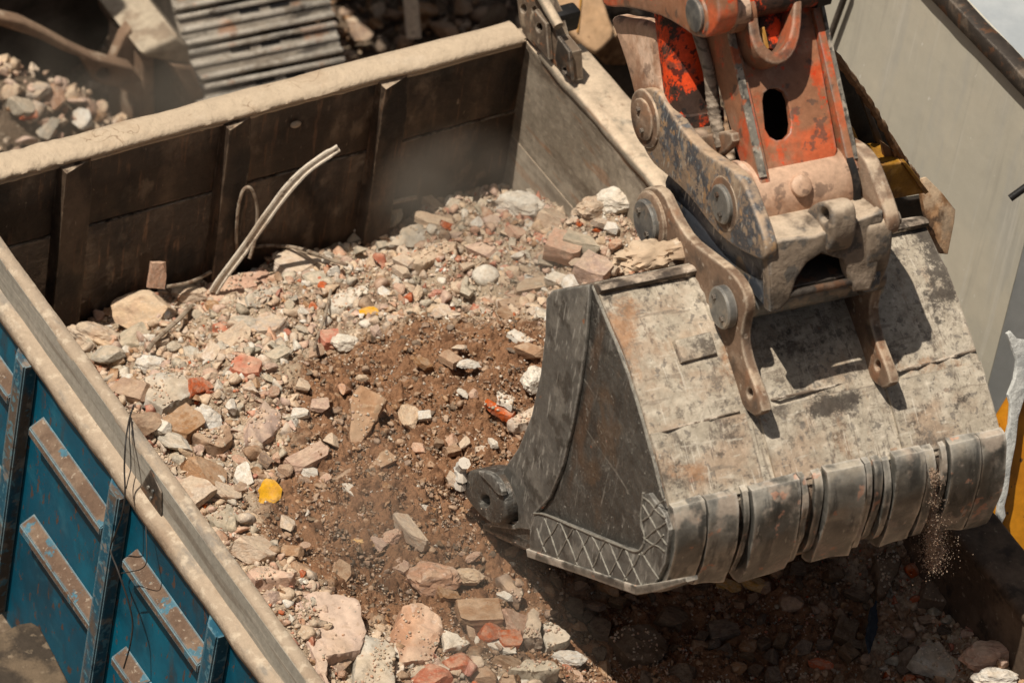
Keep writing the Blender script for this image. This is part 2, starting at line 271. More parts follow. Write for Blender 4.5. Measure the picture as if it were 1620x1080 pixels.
MT['link_blue'] = mat('link_blue', (.255, .185, .13), [dict(col=(.055, .062, .075), s=7, lo=.47, hi=.55, a=.92, ro=.8, det=10), dict(col=(.36, .27, .19), s=11, lo=.55, hi=.63, a=.85, ro=.7), dict(col=(.42, .25, .12), s=19, lo=.62, hi=.68, a=.7), dict(col=(.16, .175, .19), s=28, lo=.58, hi=.64, a=.6), dict(col=(.5, .48, .42), s=60, lo=.64, hi=.68, a=.5, st=(1, 1, .25, (.7, 0, 0))),
    dict(kind='edge', col=(.48, .37, .27), s=14, r=.012, a=.9, lo=.3, hi=.48), dict(kind='up', col=(.46, .33, .225), s=12, zlo=.45, zhi=.9, lo=.35, hi=.6, a=.85)], rough=.6, bump=.35, bscale=45, bdist=.005)
MT['steel_blue'] = mat('steel_blue', (.085, .095, .115), [dict(col=(.19, .20, .21), s=7, lo=.45, hi=.62, a=.8, st=(1, .4, 1.5, (.7, 0, 0))), dict(col=(.025, .028, .034), s=9, lo=.52, hi=.64, a=.8), dict(col=(.36, .27, .18), s=8, lo=.58, hi=.68, a=.7), dict(col=(.5, .48, .43), s=50, lo=.64, hi=.68, a=.7, st=(1, 1, .2, (.8, 0, 0)))], rough=.45, metal=.3, bump=.3, bscale=45, bdist=.004)
MT['hood'] = mat('hood', (.235, .18, .132), [dict(col=(.085, .066, .05), s=6, lo=.47, hi=.62, a=.9), dict(col=(.07, .066, .062), s=16, lo=.54, hi=.64, a=.8), dict(col=(.42, .33, .25), s=12, lo=.57, hi=.72, a=.7), dict(kind='up', col=(.54, .43, .32), s=10, zlo=.5, zhi=.92, lo=.28, hi=.52, a=.85), dict(kind='edge', col=(.16, .15, .14), s=16, r=.014, a=.85, lo=.4, hi=.5)], rough=.72, bump=.5, bscale=40, bdist=.008, bump2=(9, .3, .03))
MT['pin'] = mat('pin', (.22, .215, .2), [dict(col=(.10, .105, .11), s=8, lo=.45, hi=.6, a=.8), dict(col=(.38, .31, .24), s=14, lo=.55, hi=.68, a=.7), dict(kind='edge', col=(.5, .46, .4), s=20, r=.01, a=.8)], rough=.45, metal=.5, bump=.2, bscale=60, bdist=.003)
ORG = (.50, .065, .02)
MT['orange'] = mat('orange', (.31, .14, .075), [dict(col=(.56, .075, .02), s=5, lo=.50, hi=.58, a=.85, ro=.7, det=9, st=(1, 1, .5)), dict(col=(.30, .17, .11), s=4, lo=.5, hi=.68, a=.7), dict(col=(.50, .30, .20), s=11, lo=.58, hi=.78, a=.5), dict(col=(.62, .11, .035), s=3, lo=.52, hi=.66, a=.7), dict(col=(.10, .07, .055), s=17, lo=.63, hi=.68, a=.7), dict(col=(.62, .06, .015), s=22, lo=.66, hi=.69, a=.9, ro=.7),
    dict(kind='edge', col=(.22, .20, .18), s=16, r=.012, a=.85, lo=.42, hi=.5)], rough=.42, bump=.25, bscale=40, bdist=.004, bump2=(8, .15, .02), spec=.5)
MT['orange_dusty'] = mat('orange_dusty', (.52, .34, .235), [dict(col=(.30, .155, .09), s=4, lo=.48, hi=.68, a=.85), dict(col=(.66, .48, .36), s=7, lo=.52, hi=.68, a=.8), dict(col=(.17, .11, .08), s=15, lo=.62, hi=.69, a=.7), dict(col=ORG, s=6, lo=.70, hi=.78, a=.6)], rough=.7, bump=.25, bscale=50, bdist=.004)
MT['clevis'] = mat('clevis', (.22, .115, .07), [dict(col=(.42, .10, .04), s=7, lo=.52, hi=.62, a=.8), dict(col=(.10, .06, .045), s=10, lo=.52, hi=.66, a=.8), dict(kind='edge', col=(.45, .36, .28), s=16, r=.012, a=.85, lo=.38, hi=.5)], rough=.6, bump=.3)
MT['red_dark'] = mat('red_dark', (.045, .025, .018), [dict(col=(.70, .065, .012), s=7, lo=.47, hi=.54, a=.95, ro=.75, det=9, st=(1, 1, .6)), dict(col=(.09, .05, .035), s=14, lo=.55, hi=.68, a=.8), dict(col=(.015, .012, .011), s=30, lo=.57, hi=.62, a=.85)], rough=.5, bump=.3, bscale=60, bdist=.004)
MT['edge_steel'] = mat('edge_steel', (.24, .215, .18), [dict(col=(.07, .065, .06), s=14, lo=.5, hi=.6, a=.85), dict(col=(.5, .44, .36), s=22, lo=.52, hi=.62, a=.85), dict(col=(.5, .13, .05), s=12, lo=.6, hi=.66, a=.8)], rough=.55, metal=.3, bump=.4, bscale=40, bdist=.005)
MT['hose'] = mat('hose', (.30, .24, .185), [dict(col=(.11, .085, .065), s=60, lo=.5, hi=.6, a=.8, st=(.2, .2, 1.2)), dict(col=(.45, .38, .3), s=25, lo=.55, hi=.7, a=.6)], rough=.8, bump=.5, bscale=60, bdist=.004)
MT['black'] = mat('black', (.012, .011, .011), [dict(col=(.06, .048, .038), s=12, lo=.55, hi=.7, a=.6)], rough=.55, bump=.2)
# surroundings
MT['panel'] = mat('panel', (.53, .49, .40), [dict(col=(.60, .54, .43), s=1.6, lo=.42, hi=.66, a=.8), dict(col=(.46, .44, .39), s=4, lo=.5, hi=.72, a=.6, st=(2, 2, .35)), dict(col=(.40, .37, .31), s=9, lo=.54, hi=.76, a=.5, st=(2, 2, .12)), dict(col=(.62, .58, .5), s=14, lo=.62, hi=.74, a=.5, st=(2, 2, .1)), dict(col=(.72, .69, .62), s=30, lo=.75, hi=.77, a=.9, st=(1.4, 1.4, .6)), dict(col=(.2, .18, .15), s=16, lo=.80, hi=.82, a=.7)], rough=.6, bump=.12, bscale=14, bdist=.006, spec=.35, grain=.07, bump2=(1.5, .15, .03))
MT['panel_shade'] = mat('panel_shade', (.42, .435, .43), [dict(col=(.48, .49, .48), s=3, lo=.42, hi=.66, a=.8, st=(2, 2, .5)), dict(col=(.10, .10, .10), s=14, lo=.66, hi=.71, a=.7, st=(1, 1, .3)), dict(col=(.5, .5, .47), s=30, lo=.76, hi=.8, a=.6)], rough=.6, bump=.12, bscale=14, bdist=.006, grain=.08)  # cooler, darker copy of the panel colour, standing in for its shaded face
MT['roof'] = mat('roof', (.33, .355, .375), [dict(col=(.42, .44, .45), s=3, lo=.45, hi=.7, a=.7)], rough=.5, bump=.1, grain=.06)
MT['plaster'] = mat('plaster', (.62, .62, .59), [dict(col=(.44, .45, .44), s=12, lo=.48, hi=.66, a=.8), dict(kind='voro', col=(.2, .2, .19), s=16, w=.02, a=.7, d=.3)], bump=.6, bscale=40, bdist=.012)
MT['amber'] = mat('amber', (.55, .225, .012), [dict(col=(.42, .15, .01), s=3, lo=.45, hi=.7, a=.8), dict(col=(.05, .03, .02), s=26, lo=.70, hi=.73, a=.9)], rough=.4, bump=.08, bscale=20, spec=.45)
MT['yellow_dirty'] = mat('yellow_dirty', (.36, .175, .018), [dict(col=(.18, .085, .025), s=6, lo=.48, hi=.64, a=.85), dict(col=(.5, .28, .07), s=14, lo=.56, hi=.7, a=.7), dict(kind='edge', col=(.42, .22, .09), s=14, r=.012, a=.9)], rough=.6, bump=.3, bscale=40)
MT['rust_sheet'] = mat('rust_sheet', (.22, .118, .058), [dict(col=(.40, .235, .125), s=8, lo=.48, hi=.66, a=.8), dict(col=(.05, .03, .02), s=10, lo=.55, hi=.66, a=.8), dict(kind='up', col=(.55, .42, .29), s=9, zlo=.35, zhi=.8, lo=.4, hi=.6, a=.9)], bump=.45, bscale=40, bdist=.008)
MT['tan_paint'] = mat('tan_paint', (.62, .40, .235), [dict(col=(.52, .31, .16), s=3, lo=.46, hi=.66, a=.7), dict(col=(.25, .14, .08), s=22, lo=.68, hi=.71, a=.7)], rough=.5, bump=.1, bscale=20)
MT['track'] = mat('track', (.30, .255, .205), [dict(col=(.44, .39, .325), s=5, lo=.46, hi=.62, a=.85, st=(.5, 2, 2)), dict(col=(.36, .19, .11), s=8, lo=.58, hi=.67, a=.75), dict(col=(.05, .042, .036), s=7, lo=.55, hi=.65, a=.8, st=(.5, 2, 2)), dict(kind='edge', col=(.56, .52, .46), s=9, r=.018, a=.9, lo=.4, hi=.5)], rough=.5, metal=.3, bump=.5, bscale=30, bdist=.012)
MT['brown_frame'] = mat('brown_frame', (.235, .15, .098), [dict(col=(.33, .225, .15), s=4, lo=.45, hi=.65, a=.8), dict(col=(.10, .065, .045), s=6, lo=.55, hi=.68, a=.7), dict(col=(.45, .36, .27), s=10, lo=.6, hi=.7, a=.6)], bump=.3, bscale=30, bdist=.006)
MT['frame_dust'] = mat('frame_dust', (.36, .295, .22), [dict(col=(.46, .385, .29), s=4, lo=.45, hi=.65, a=.8), dict(col=(.2, .14, .095), s=7, lo=.55, hi=.7, a=.7)], bump=.3, bscale=30)
MT['dark_frame'] = mat('dark_frame', (.06, .048, .038), [dict(col=(.12, .095, .075), s=4, lo=.45, hi=.65, a=.8)], bump=.3, bscale=30, bdist=.006)
MT['rubber'] = mat('rubber', (.05, .038, .028), [dict(col=(.16, .115, .075), s=5, lo=.45, hi=.62, a=.85), dict(col=(.27, .205, .14), s=18, lo=.58, hi=.68, a=.6)], rough=.95, bump=.5, bscale=30, bdist=.01)
MT['ground'] = mat('ground', (.17, .12, .08), [dict(col=(.26, .2, .145), s=3, lo=.45, hi=.65, a=.8), dict(col=(.08, .055, .038), s=9, lo=.52, hi=.66, a=.7), dict(col=(.42, .35, .27), s=40, lo=.6, hi=.68, a=.6)], bump=.7, bscale=25, bdist=.03, bump2=(5, .5, .08))
# rubble
def stone_mat(name, base, alt, speck, rnd=.22, dusty=.7, bump=.6, q=1):
    Ls = [dict(col=alt, s=4*q, lo=.45, hi=.65, a=.75), dict(col=speck, s=9*q, lo=.62, hi=.68, a=.6), dict(col=tuple(c*.55 for c in base), s=13*q, lo=.64, hi=.7, a=.55),
          dict(kind='up', col=DUST, s=2.2*q, zlo=.3, zhi=.9, lo=.38, hi=.6, a=dusty)]
    return mat(name, base, Ls, rough=.92, bump=bump, bscale=9*q, bdist=.006, rnd=rnd, spec=.2, bump2=(2.5*q, .3, .02))
STONES = {
 'beige': ((.55, .42, .305), (.47, .32, .22), (.66, .57, .46), {}),
 'grey': ((.43, .375, .295), (.33, .285, .22), (.56, .51, .44), dict(dusty=.5)),
 'white': ((.66, .61, .53), (.55, .47, .38), (.75, .71, .65), dict(rnd=.1, dusty=.3)),
 'brick': ((.46, .125, .058), (.38, .16, .10), (.56, .33, .24), dict(dusty=.4)),
 'pink': ((.50, .31, .22), (.52, .36, .265), (.60, .46, .38), dict(dusty=.35)),
 'brown': ((.31, .185, .11), (.385, .25, .16), (.42, .3, .2), dict(dusty=.3)),
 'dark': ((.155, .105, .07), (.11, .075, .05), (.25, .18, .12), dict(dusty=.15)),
 'yellow': ((.66, .36, .05), (.58, .29, .04), (.3, .17, .07), dict(dusty=.3, rnd=.02, bump=.35)),
 'slate': ((.035, .045, .06), (.02, .026, .036), (.1, .1, .1), dict(dusty=0, bump=.2)),
}
SK = list(STONES)
ST = {k: stone_mat('stone_' + k, v[0], v[1], v[2], **v[3]) for k, v in STONES.items()}
SF = [stone_mat('fragment_' + k, *STONES[k][:3], **dict(STONES[k][3], q=8)) for k in SK]

# ------------------------------------------------------------------ truck
GZ = 0.0
XL, XR, ZT = -1.03, 1.24, 2.6          # inner faces of the load bed, rim height
truck = tag(empty('dump_truck', (0.1, -2.2, GZ)), 'old dump truck with blue ribbed side and dust-caked rims, bed heaped with rubble', 'dump truck')
def tpart(name, o_):   # keep world placement under the truck's empty
    o_.parent = truck; o_.matrix_parent_inverse = Matrix.Translation(-truck.location); return o_
def sub(o_, par):
    o_.parent = par; o_.matrix_parent_inverse = par.matrix_parent_inverse.inverted() @ Matrix.Identity(4) if False else Matrix.Identity(4); return o_
bm = bmesh.new()   # far end board: two sheets with a gap, sheet backing
bm_box(bm, (XL - .07, .012, 1.2), (XR + .02, .07, 2.585))
seam = 2.255
bm_box(bm, (XL - .05, .0, 1.2), (XR, .0135, seam - .006), .003); bm_box(bm, (XL - .05, .003, seam + .006), (XR, .0138, 2.58), .003)
endb = tpart('end_board', link('end_board', from_bm(bm, 'end_board'), MT['wall_in']))
endb['label'] = 'dark stained end board with a thick crust of dust on its rim'
def rib_in(x0, x1):
    bm = bmesh.new(); d = .05; s = .012
    pr = [(x0, 0), (x0 + s, -d), (x1 - s, -d), (x1, 0)]
    lo = [bm.verts.new((x, y, 1.3)) for x, y in pr]; hi = [bm.verts.new((x, y*(.35 if k == 2 else 1), (2.57, 2.575, 2.582, 2.584)[k])) for k, (x, y) in enumerate(pr)]; md = [bm.verts.new((x, y, 2.49 - .03*k)) for k, (x, y) in enumerate(pr)]
    tp = [bm.verts.new((pr[0][0], -.001, 2.585)), bm.verts.new((pr[3][0], -.001, 2.585))]
    for k in range(3): bm.faces.new((lo[k], lo[k+1], md[k+1], md[k])); bm.faces.new((md[k], md[k+1], hi[k+1], hi[k]))
    bm.faces.new((hi[0], hi[1], tp[0])); bm.faces.new((hi[1], hi[2], tp[1], tp[0])); bm.faces.new((hi[2], hi[3], tp[1]))
    bm.faces.new((lo[3], lo[0], md[0], hi[0], tp[0], tp[1], hi[3], md[3]))
    return link('rib', from_bm(bm, 'rib', 20), MT['wall_in'], endb)
for xa, xb in ((95, 148), (352, 398), (596, 643)):
    a, b = on_axis(xa, 262 - .2*(xa - 95), 1, -.02)[0], on_axis(xb, 262 - .2*(xa - 95), 1, -.02)[0]
    rib_in(a, b)
rim = [(0, -.002, -.034), (0, -.012, -.028), (0, -.014, -.018), (0, -.006, -.010), (0, -.020, -.006), (0, -.026, .004), (0, -.020, .016), (0, .0, .022), (0, .03, .025), (0, .06, .025), (0, .088, .018), (0, .098, .0), (0, .098, -.06)]
sweep('top_rim', rim, (1, 0, 0), XR - XL + .05, MT['dust_rim'], endb, seg=520, amp=.008, origin=(XL - .08, 0, ZT), seed=1, fq=4.5, lf=.75, hf=.75)
for k in range(5):
    bm = bmesh.new(); c = on_axis(*[(468, 197), (320, 205), (150, 245), (700, 92), (555, 135)][k], 1, -.01); r = bmesh.ops.create_icosphere(bm, subdivisions=2, radius=.012)
    for v in r['verts']: v.co = Vector((v.co.x*1.3, v.co.y*.7, v.co.z*.8))*(1.4 if k == 0 else .6) + Vector(c)
    link('mud_lump', from_bm(bm, 'mud_lump'), MT['dust_rim'], endb)
# right side board
YN = -4.6
bm = bmesh.new(); bm_box(bm, (XR + .046, YN, ZT - .2), (XR + .05, -2.3, ZT - .03)); bm_box(bm, (XR, -2.3, 1.2), (XR + .05, .06, ZT - .03))
bm_box(bm, (XR - .0025, -2.3, 1.2), (XR, -.0, 2.14), .001)
sbr = tpart('side_board', link('side_board', from_bm(bm, 'side_board'), MT['wall_grey']))
sbr['label'] = 'grey far side board with broad sloping rim'
sweep('top_rim', [(-.0, 0, -.04), (-.012, 0, -.02), (-.012, 0, .0), (.0, 0, .012), (.035, 0, .01), (.05, 0, .002), (.09, 0, .004), (.165, 0, .0), (.185, 0, -.02), (.185, 0, -.14), (.06, 0, -.15)], (0, 1, 0), 2.2, MT['wall_grey'], sbr, seg=110, amp=.006, origin=(XR, -2.302, ZT), seed=2)
sweep('top_rim', [(-.0, 0, -.04), (-.012, 0, -.02), (-.012, 0, .0), (.0, 0, .012), (.035, 0, .01), (.05, 0, .002), (.09, 0, .004), (.165, 0, .0), (.185, 0, -.02), (.185, 0, -.14), (.06, 0, -.15)], (0, 1, 0), -YN - 2.304, MT['board_shade'], sbr, seg=110, amp=.006, origin=(XR, YN, ZT), seed=2)  # near rim coloured darker to stand in for the bucket's shade
bm = bmesh.new(); bm_box(bm, (XR, YN, 1.2), (XR + .045, -2.302, ZT - .03)); link('lower_sheet', from_bm(bm, 'lower_sheet'), MT['board_shade'], sbr)
# corner post and hinge irons at the far right corner
px = lambda L, p, u, v, t, **k: px_plate(L, p, u, v, t, **k)
YZ = ((0, -1, 0), (0, 0, 1))            # plane facing -X (u x v = -X)
def yzplate(name, L, x, t, m, par, **k): return link(name, px_plate(L, (x, 0, 0), *YZ, t, **k), m, par)
post = tpart('corner_post', yzplate('corner_post', [[(816, -20), (850, -22), (872, 22), (882, 60), (902, 84), (905, 130), (893, 118), (871, 98), (834, 62), (822, 40)], circle((828, 14), 5, 12, 7), circle((845, 16), 4, 12, 6)], XR - .006, .05, MT['hinge'], None))
yzplate('hinge_plate', [[(838, 24), (846, 16), (864, 38), (868, 95), (853, 78), (840, 62)], circle((853, 44), 5, 12, 7)], XR - .03, .02, MT['hinge'], post)
yzplate('hinge_plate', [[(882, 58), (900, 82), (904, 127), (886, 108), (877, 94)], circle((893, 112), 3.5, 10, 5)], XR - .022, .015, MT['dark_steel'], post)
a, b = on_axis(846, -25, 0, XR - .02), on_axis(884, 42, 0, XR - .02)
tube('hinge_rod', [a, b], .020, MT['wall_grey'], post, 12)
bm = bmesh.new(); c = on_axis(893, 28, 0, XR + .06); bm_box(bm, c - np.array((.05, .03, .05)), c + np.array((.05, .03, .04)), .01)
link('clamp', from_bm(bm, 'clamp'), MT['black'], post)
# left side board
YF = .10
bm = bmesh.new()
bm_box(bm, (XL - .060, YN, 1.15), (XL - .002, YF, ZT - .183)); bm_box(bm, (XL - .04, YN, ZT - .1835), (XL - .004, YF, ZT - .02)); sbl = tpart('side_board', link('side_board', from_bm(bm, 'side_board'), MT['blue']))
sbl['label'] = 'blue near side board with worn ribs and rusty ledges'
sweep('top_rim', [(.006, 0, -.06), (.004, 0, .0), (-.004, 0, .012), (-.036, 0, .012), (-.046, 0, .0), (-.046, 0, -.012)], (0, 1, 0), YF - YN, MT['rail_top'], sbl, seg=200, amp=.0035, origin=(XL, YN, ZT), seed=3, lf=.8, hf=.5)
bm = bmesh.new(); bm_box(bm, (XL - .047, YN, ZT - .145), (XL - .01, YF, ZT - .002)); side = link('rail_face', from_bm(bm, 'rail_face'), MT['rail_side'], sbl)
sweep('rail_ledge', [(-.040, 0, -.118), (-.052, 0, -.124), (-.082, 0, -.127), (-.091, 0, -.136), (-.094, 0, -.155), (-.090, 0, -.18), (-.076, 0, -.188), (-.04, 0, -.186)], (0, 1, 0), YF - YN, MT['rail_top'], sbl, seg=200, amp=.005, origin=(XL, YN, ZT), seed=4)
XP = XL - .060; RD = .055
def yz_on(x, y): return on_axis(x, y, 0, XP - RD)
ribs = []
def rib_out(pt, pb, w=.066):
    """outer rib; pt, pb photo points on the front face's near (-Y) edge"""
    a, b = yz_on(*pt), yz_on(*pb); dy = (b[1] - a[1])/(b[2] - a[2])
    f = lambda z: a[1] + dy*(z - a[2])
    bm = bmesh.new(); x0, x1 = XP + .002, XP - RD; z1, z0 = ZT - .186, 1.18
    ring = []
    for z in (z0, z1):
        y = f(z); ring.append([bm.verts.new(q) for q in ((x0, y, z), (x1, y, z), (x1, y + w, z), (x0, y + w + .07, z))])
    A, B = ring
    for k in range(3): bm.faces.new((A[k], A[k+1], B[k+1], B[k]))
    bm.faces.new(A); bm.faces.new(B); bm.faces.new((A[3], A[0], B[0], B[3]))
    bmesh.ops.bevel(bm, geom=[e for e in bm.edges if e.calc_length() > .5], offset=.006, segments=2, affect='EDGES')
    ribs.append(f); return link('rib', from_bm(bm, 'rib', 30), MT['blue_worn'], sbl)
pitch = .69
y1 = -1.43
def px_of(y, z): return proj((XP - RD, y, z))
for k in range(-3, 5):
    y = y1 - pitch*k; rib_out(px_of(y, 2.43), px_of(y + .045, 1.6))
def ledge(k, z, h=.085, slope=.035):
    ya, yb = y1 - pitch*k - .062, y1 - pitch*(k + 1) + .066 + .03
    bm = bmesh.new(); x0, x1 = XP + .002, XP - .054
    pr = [(x0, z), (x1, z - slope), (x1, z - slope - h*.4), (x0, z - slope - h)]
    A = [bm.verts.new((x, ya, zz)) for x, zz in pr]; B = [bm.verts.new((x, yb, zz)) for x, zz in pr]
    for i in range(4): bm.faces.new((A[i], A[(i+1) % 4], B[(i+1) % 4], B[i]))
    bm.faces.new(A); bm.faces.new(B); bmesh.ops.bevel(bm, geom=list(bm.edges), offset=.004, segments=2, affect='EDGES')
    return link('ledge', from_bm(bm, 'ledge', 30), MT['ledge_dirt'], sbl)
zA = yz_on(40, 655)[2]; zB = yz_on(30, 815)[2]
for k in range(-3, 4):
    ledge(k, zA); ledge(k, zB)
mk = yzplate('reflector', [[(238, 742), (255, 779), (255, 817), (221, 772)]], XL - .0545, .006, MT['dark_steel'], sbl, bev=.0015)
for q in ((236, 770), (243, 776), (240, 787)):
    c = on_axis(*q, 0, XL - .056); tube('reflector_bolt', [c, c + np.array((-.006, 0, 0))], .006, MT['pin'], sbl, 10)
tpart('bed_floor', box('bed_floor', (XL - .03, YN, 1.12), (XR + .03, .05, 1.2), MT['dark_steel']))
nb = tpart('end_board', box('end_board', (XL - .03, YN - .06, 1.15), (XR + .03, YN - .005, ZT - .02), MT['wall_in']))
# wheel with mudguard (lower left), chassis
def arch(name, c, r0, r1, w, a0, a1, m, par, n=24):
    bm = bmesh.new(); rows = []
    for i in range(n + 1):
        a = radians(a0 + (a1 - a0)*i/n)
        rows.append([bm.verts.new((c[0] + dx, c[1] + r*cos(a), c[2] + r*sin(a))) for dx, r in ((0, r0), (0, r1), (w, r1), (w, r0))])
    for A, B in zip(rows, rows[1:]):
        for k in range(4): bm.faces.new((A[k], A[(k+1) % 4], B[(k+1) % 4], B[k]))
    bm.faces.new(rows[0]); bm.faces.new(rows[-1]); return link(name, from_bm(bm, name, 40), m, par)
for yy in (-1.25, -2.6):
    w = tpart('wheel', cyl('wheel', (XL - .12, yy, .52), (XL + .2, yy, .52), [(0, .2), (0, .30), (.04, .46), (.15, .515), (.85, .515), (.96, .46), (1, .3)], MT['rubber'], None, 40))
    cyl('wheel_rim', (XL - .13, yy, .52), (XL - .07, yy, .52), [(0, .1), (0, .29), (1, .28)], MT['dark_steel'], w)
tpart('side_step', link('side_step', px_plate([[(-60, 1030), (30, 985), (50, 982), (64, 990), (120, 1100), (60, 1140), (-60, 1120)]], (0, 0, 1.5), (1, 0, 0), (0, 1, 0), .05, bev=.01), MT['rubber']))
tpart('chassis', box('chassis', (-.42, YN - .9, .78), (.62, .1, 1.1), MT['dark_frame']))

# ------------------------------------------------------------------ load of rubble
HP = np.array([(-1.03, 0, 1.74), (-.54, 0, 1.79), (0, 0, 1.83), (.6, 0, 1.86), (1.24, 0, 1.88), (1.24, -.4, 2.1), (1.24, -.75, 2.38), (1.24, -1.5, 2.42), (1.24, -2.3, 2.36), (1.24, -3.2, 2.36), (1.24, -4.2, 2.3),
    (-1.03, -.5, 2.08), (-1.03, -1, 2.36), (-1.03, -2, 2.42), (-1.03, -2.8, 2.30), (-1.03, -3.5, 2.32), (-1.03, -4.3, 2.3), (0, -.5, 2.1), (.6, -.6, 2.14), (-.4, -1, 2.3), (.4, -1.2, 2.32), (0, -1.8, 2.31), (.6, -2, 2.2), (-.4, -2.2, 2.26), (-.3, -3, 2.21), (.4, -3, 2.14), (1, -3, 2.22), (0, -4, 2.2), (.7, -1.3, 2.36), (-.7, -.3, 1.95), (.3, -2.5, 2.14)])
def hbase(x, y):
    x = np.asarray(x, float); y = np.asarray(y, float)
    d2 = (x[..., None] - HP[:, 0])**2 + (y[..., None] - HP[:, 1])**2
    w = 1/(d2 + .012)**1.7
    return (w*HP[:, 2]).sum(-1)/w.sum(-1)
_P = RNG.random((8, 256, 256))
def vnoise(x, y, k=0):
    xi, yi = np.floor(x).astype(int), np.floor(y).astype(int); fx, fy = x - xi, y - yi
    fx, fy = fx*fx*(3 - 2*fx), fy*fy*(3 - 2*fy); T = _P[k % 8]
    g = lambda a, b: T[a % 256, b % 256]
    return (g(xi, yi)*(1 - fx) + g(xi+1, yi)*fx)*(1 - fy) + (g(xi, yi+1)*(1 - fx) + g(xi+1, yi+1)*fx)*fy - .5
def fbm(x, y, f, o=5, g=.5):
    s = 0; a = 1
    for k in range(o): s = s + a*vnoise(x*f + 13*k, y*f + 7*k, k); f *= 2.03; a *= g
    return s
def surf(px, py):
    z = 2.3
    for _ in range(14):
        p = on_axis(px, py, 2, z); z = .5*z + .5*float(hbase(p[0], p[1]))
    return on_axis(px, py, 2, z)
def proj_n(P):
    v = P - CC; d = v@CF; return W/2 + F*(v@CR)/d, H/2 - F*(v@CU)/d
def soilmask(x, y):      # the brown soil the bucket has spilt, 0..1
    g = lambda cx, cy, rx, ry: np.exp(-(((x - cx)/rx)**2 + ((y - cy)/ry)**2))
    return np.clip(1.35*g(-.02, -1.55, .38, .45) + 1.1*g(.15, -1.05, .30, .28) + 1.0*g(-.30, -1.95, .30, .35) + .9*g(.5, -1.4, .3, .4) + .8*g(.5, -2.6, .8, .55) + .6*g(-.55, -1.7, .22, .3), 0, 1.2)
print('soil px', [tuple(round(v) for v in proj((a, b, 2.3))) for a, b in ((-.02, -1.55), (.15, -1.05), (-.3, -1.95), (.5, -1.4), (.5, -2.6))])
nx, ny = 420, 760
gx, gy = np.meshgrid(np.linspace(XL - .001, XR - .001, nx), np.linspace(-4.5, -.001, ny))
sm_ = soilmask(gx, gy)
gz = hbase(gx, gy) + .05*fbm(gx, gy, 3, 3) + .040*fbm(gx, gy, 11, 4, .55) + .012*fbm(gx + 5, gy, 60, 3, .7)*(.6 + 1.1*sm_) + .034*sm_*fbm(gx + 2, gy + 3, 24, 4, .6) - .01
V = np.stack([gx, gy, gz], -1).reshape(-1, 3)
ii = np.arange(nx*ny).reshape(ny, nx); Q = np.stack([ii[:-1, :-1], ii[:-1, 1:], ii[1:, 1:], ii[1:, :-1]], -1).reshape(-1, 4)
def np_mesh(name, V, Fc, attrs=None, mi=None):
    me = bpy.data.meshes.new(name); n = Fc.shape[1]
    me.vertices.add(len(V)); me.vertices.foreach_set('co', np.ascontiguousarray(V, np.float32).ravel())
    me.loops.add(Fc.size); me.loops.foreach_set('vertex_index', np.ascontiguousarray(Fc, np.int32).ravel())
    me.polygons.add(len(Fc)); me.polygons.foreach_set('loop_start', np.arange(0, Fc.size, n, dtype=np.int32)); 
    if mi is not None: me.polygons.foreach_set('material_index', np.ascontiguousarray(mi, np.int32))
    me.update(calc_edges=True); me.validate()
    for k, v in (attrs or {}).items():
        a = me.attributes.new(k, 'FLOAT', 'POINT'); a.data.foreach_set('value', np.ascontiguousarray(v, np.float32))
    return me
MT['soil'] = mat('soil', (.48, .37, .26), [dict(col=(.54, .425, .31), s=6, lo=.45, hi=.65, a=.8), dict(col=(.36, .235, .16), s=14, lo=.52, hi=.66, a=.7), dict(kind='attr', name='soil', s=7, k=.9, col=DIRT, lo=.3, hi=.62, a=.95), dict(col=(.13, .062, .032), s=16, lo=.52, hi=.66, a=.7), dict(col=(.40, .11, .05), s=60, lo=.74, hi=.78, a=.6)], bump=.8, bscale=90, bdist=.012, bump2=(30, .6, .03))
me = np_mesh('rubble_bed', V, Q, {'soil': sm_.ravel()}); me.polygons.foreach_set('use_smooth', [True]*len(me.polygons))
tag(link('dirt_fill', me, MT['soil']), 'dusty crushed fill and brown soil filling the truck bed', 'dirt', kind='stuff')
# ---- stone shapes (unit size, about 1 across)
def clip_planes(co, rng, n, lo, hi, flat=None):
    for _ in range(n):
        d = rng.normal(size=3); d /= np.linalg.norm(d); h = rng.uniform(lo, hi)
        k = co@d; m = k > h; co[m] -= np.outer(k[m] - h, d)
    return co
def ico(sub):
    bm = bmesh.new(); bmesh.ops.create_icosphere(bm, subdivisions=sub, radius=.5)
    V = np.array([v.co[:] for v in bm.verts]); Fc = np.array([[v.index for v in f.verts] for f in bm.faces]); bm.free(); return V, Fc
def gbox(cuts):
    bm = bmesh.new(); bmesh.ops.create_cube(bm, size=1); bmesh.ops.subdivide_edges(bm, edges=list(bm.edges), cuts=cuts, use_grid_fill=True)
    bmesh.ops.triangulate(bm, faces=list(bm.faces)); V = np.array([v.co[:] for v in bm.verts]); Fc = np.array([[v.index for v in f.verts] for f in bm.faces]); bm.free(); return V, Fc
ICO = {k: ico(k) for k in (1, 2, 3, 4)}; GB = gbox(9)
def rough_up(V, rng, amp, f):
    s = rng.uniform(0, 50, 3); out = V.copy()
    for i, v in enumerate(V):
        q = Vector(v*f + s); n = noise.noise(q) + .5*noise.noise(q*2.3) + .32*noise.noise(q*5.1) + .22*noise.noise(q*11.3)
        out[i] = v*(1 + amp*n)
    return out
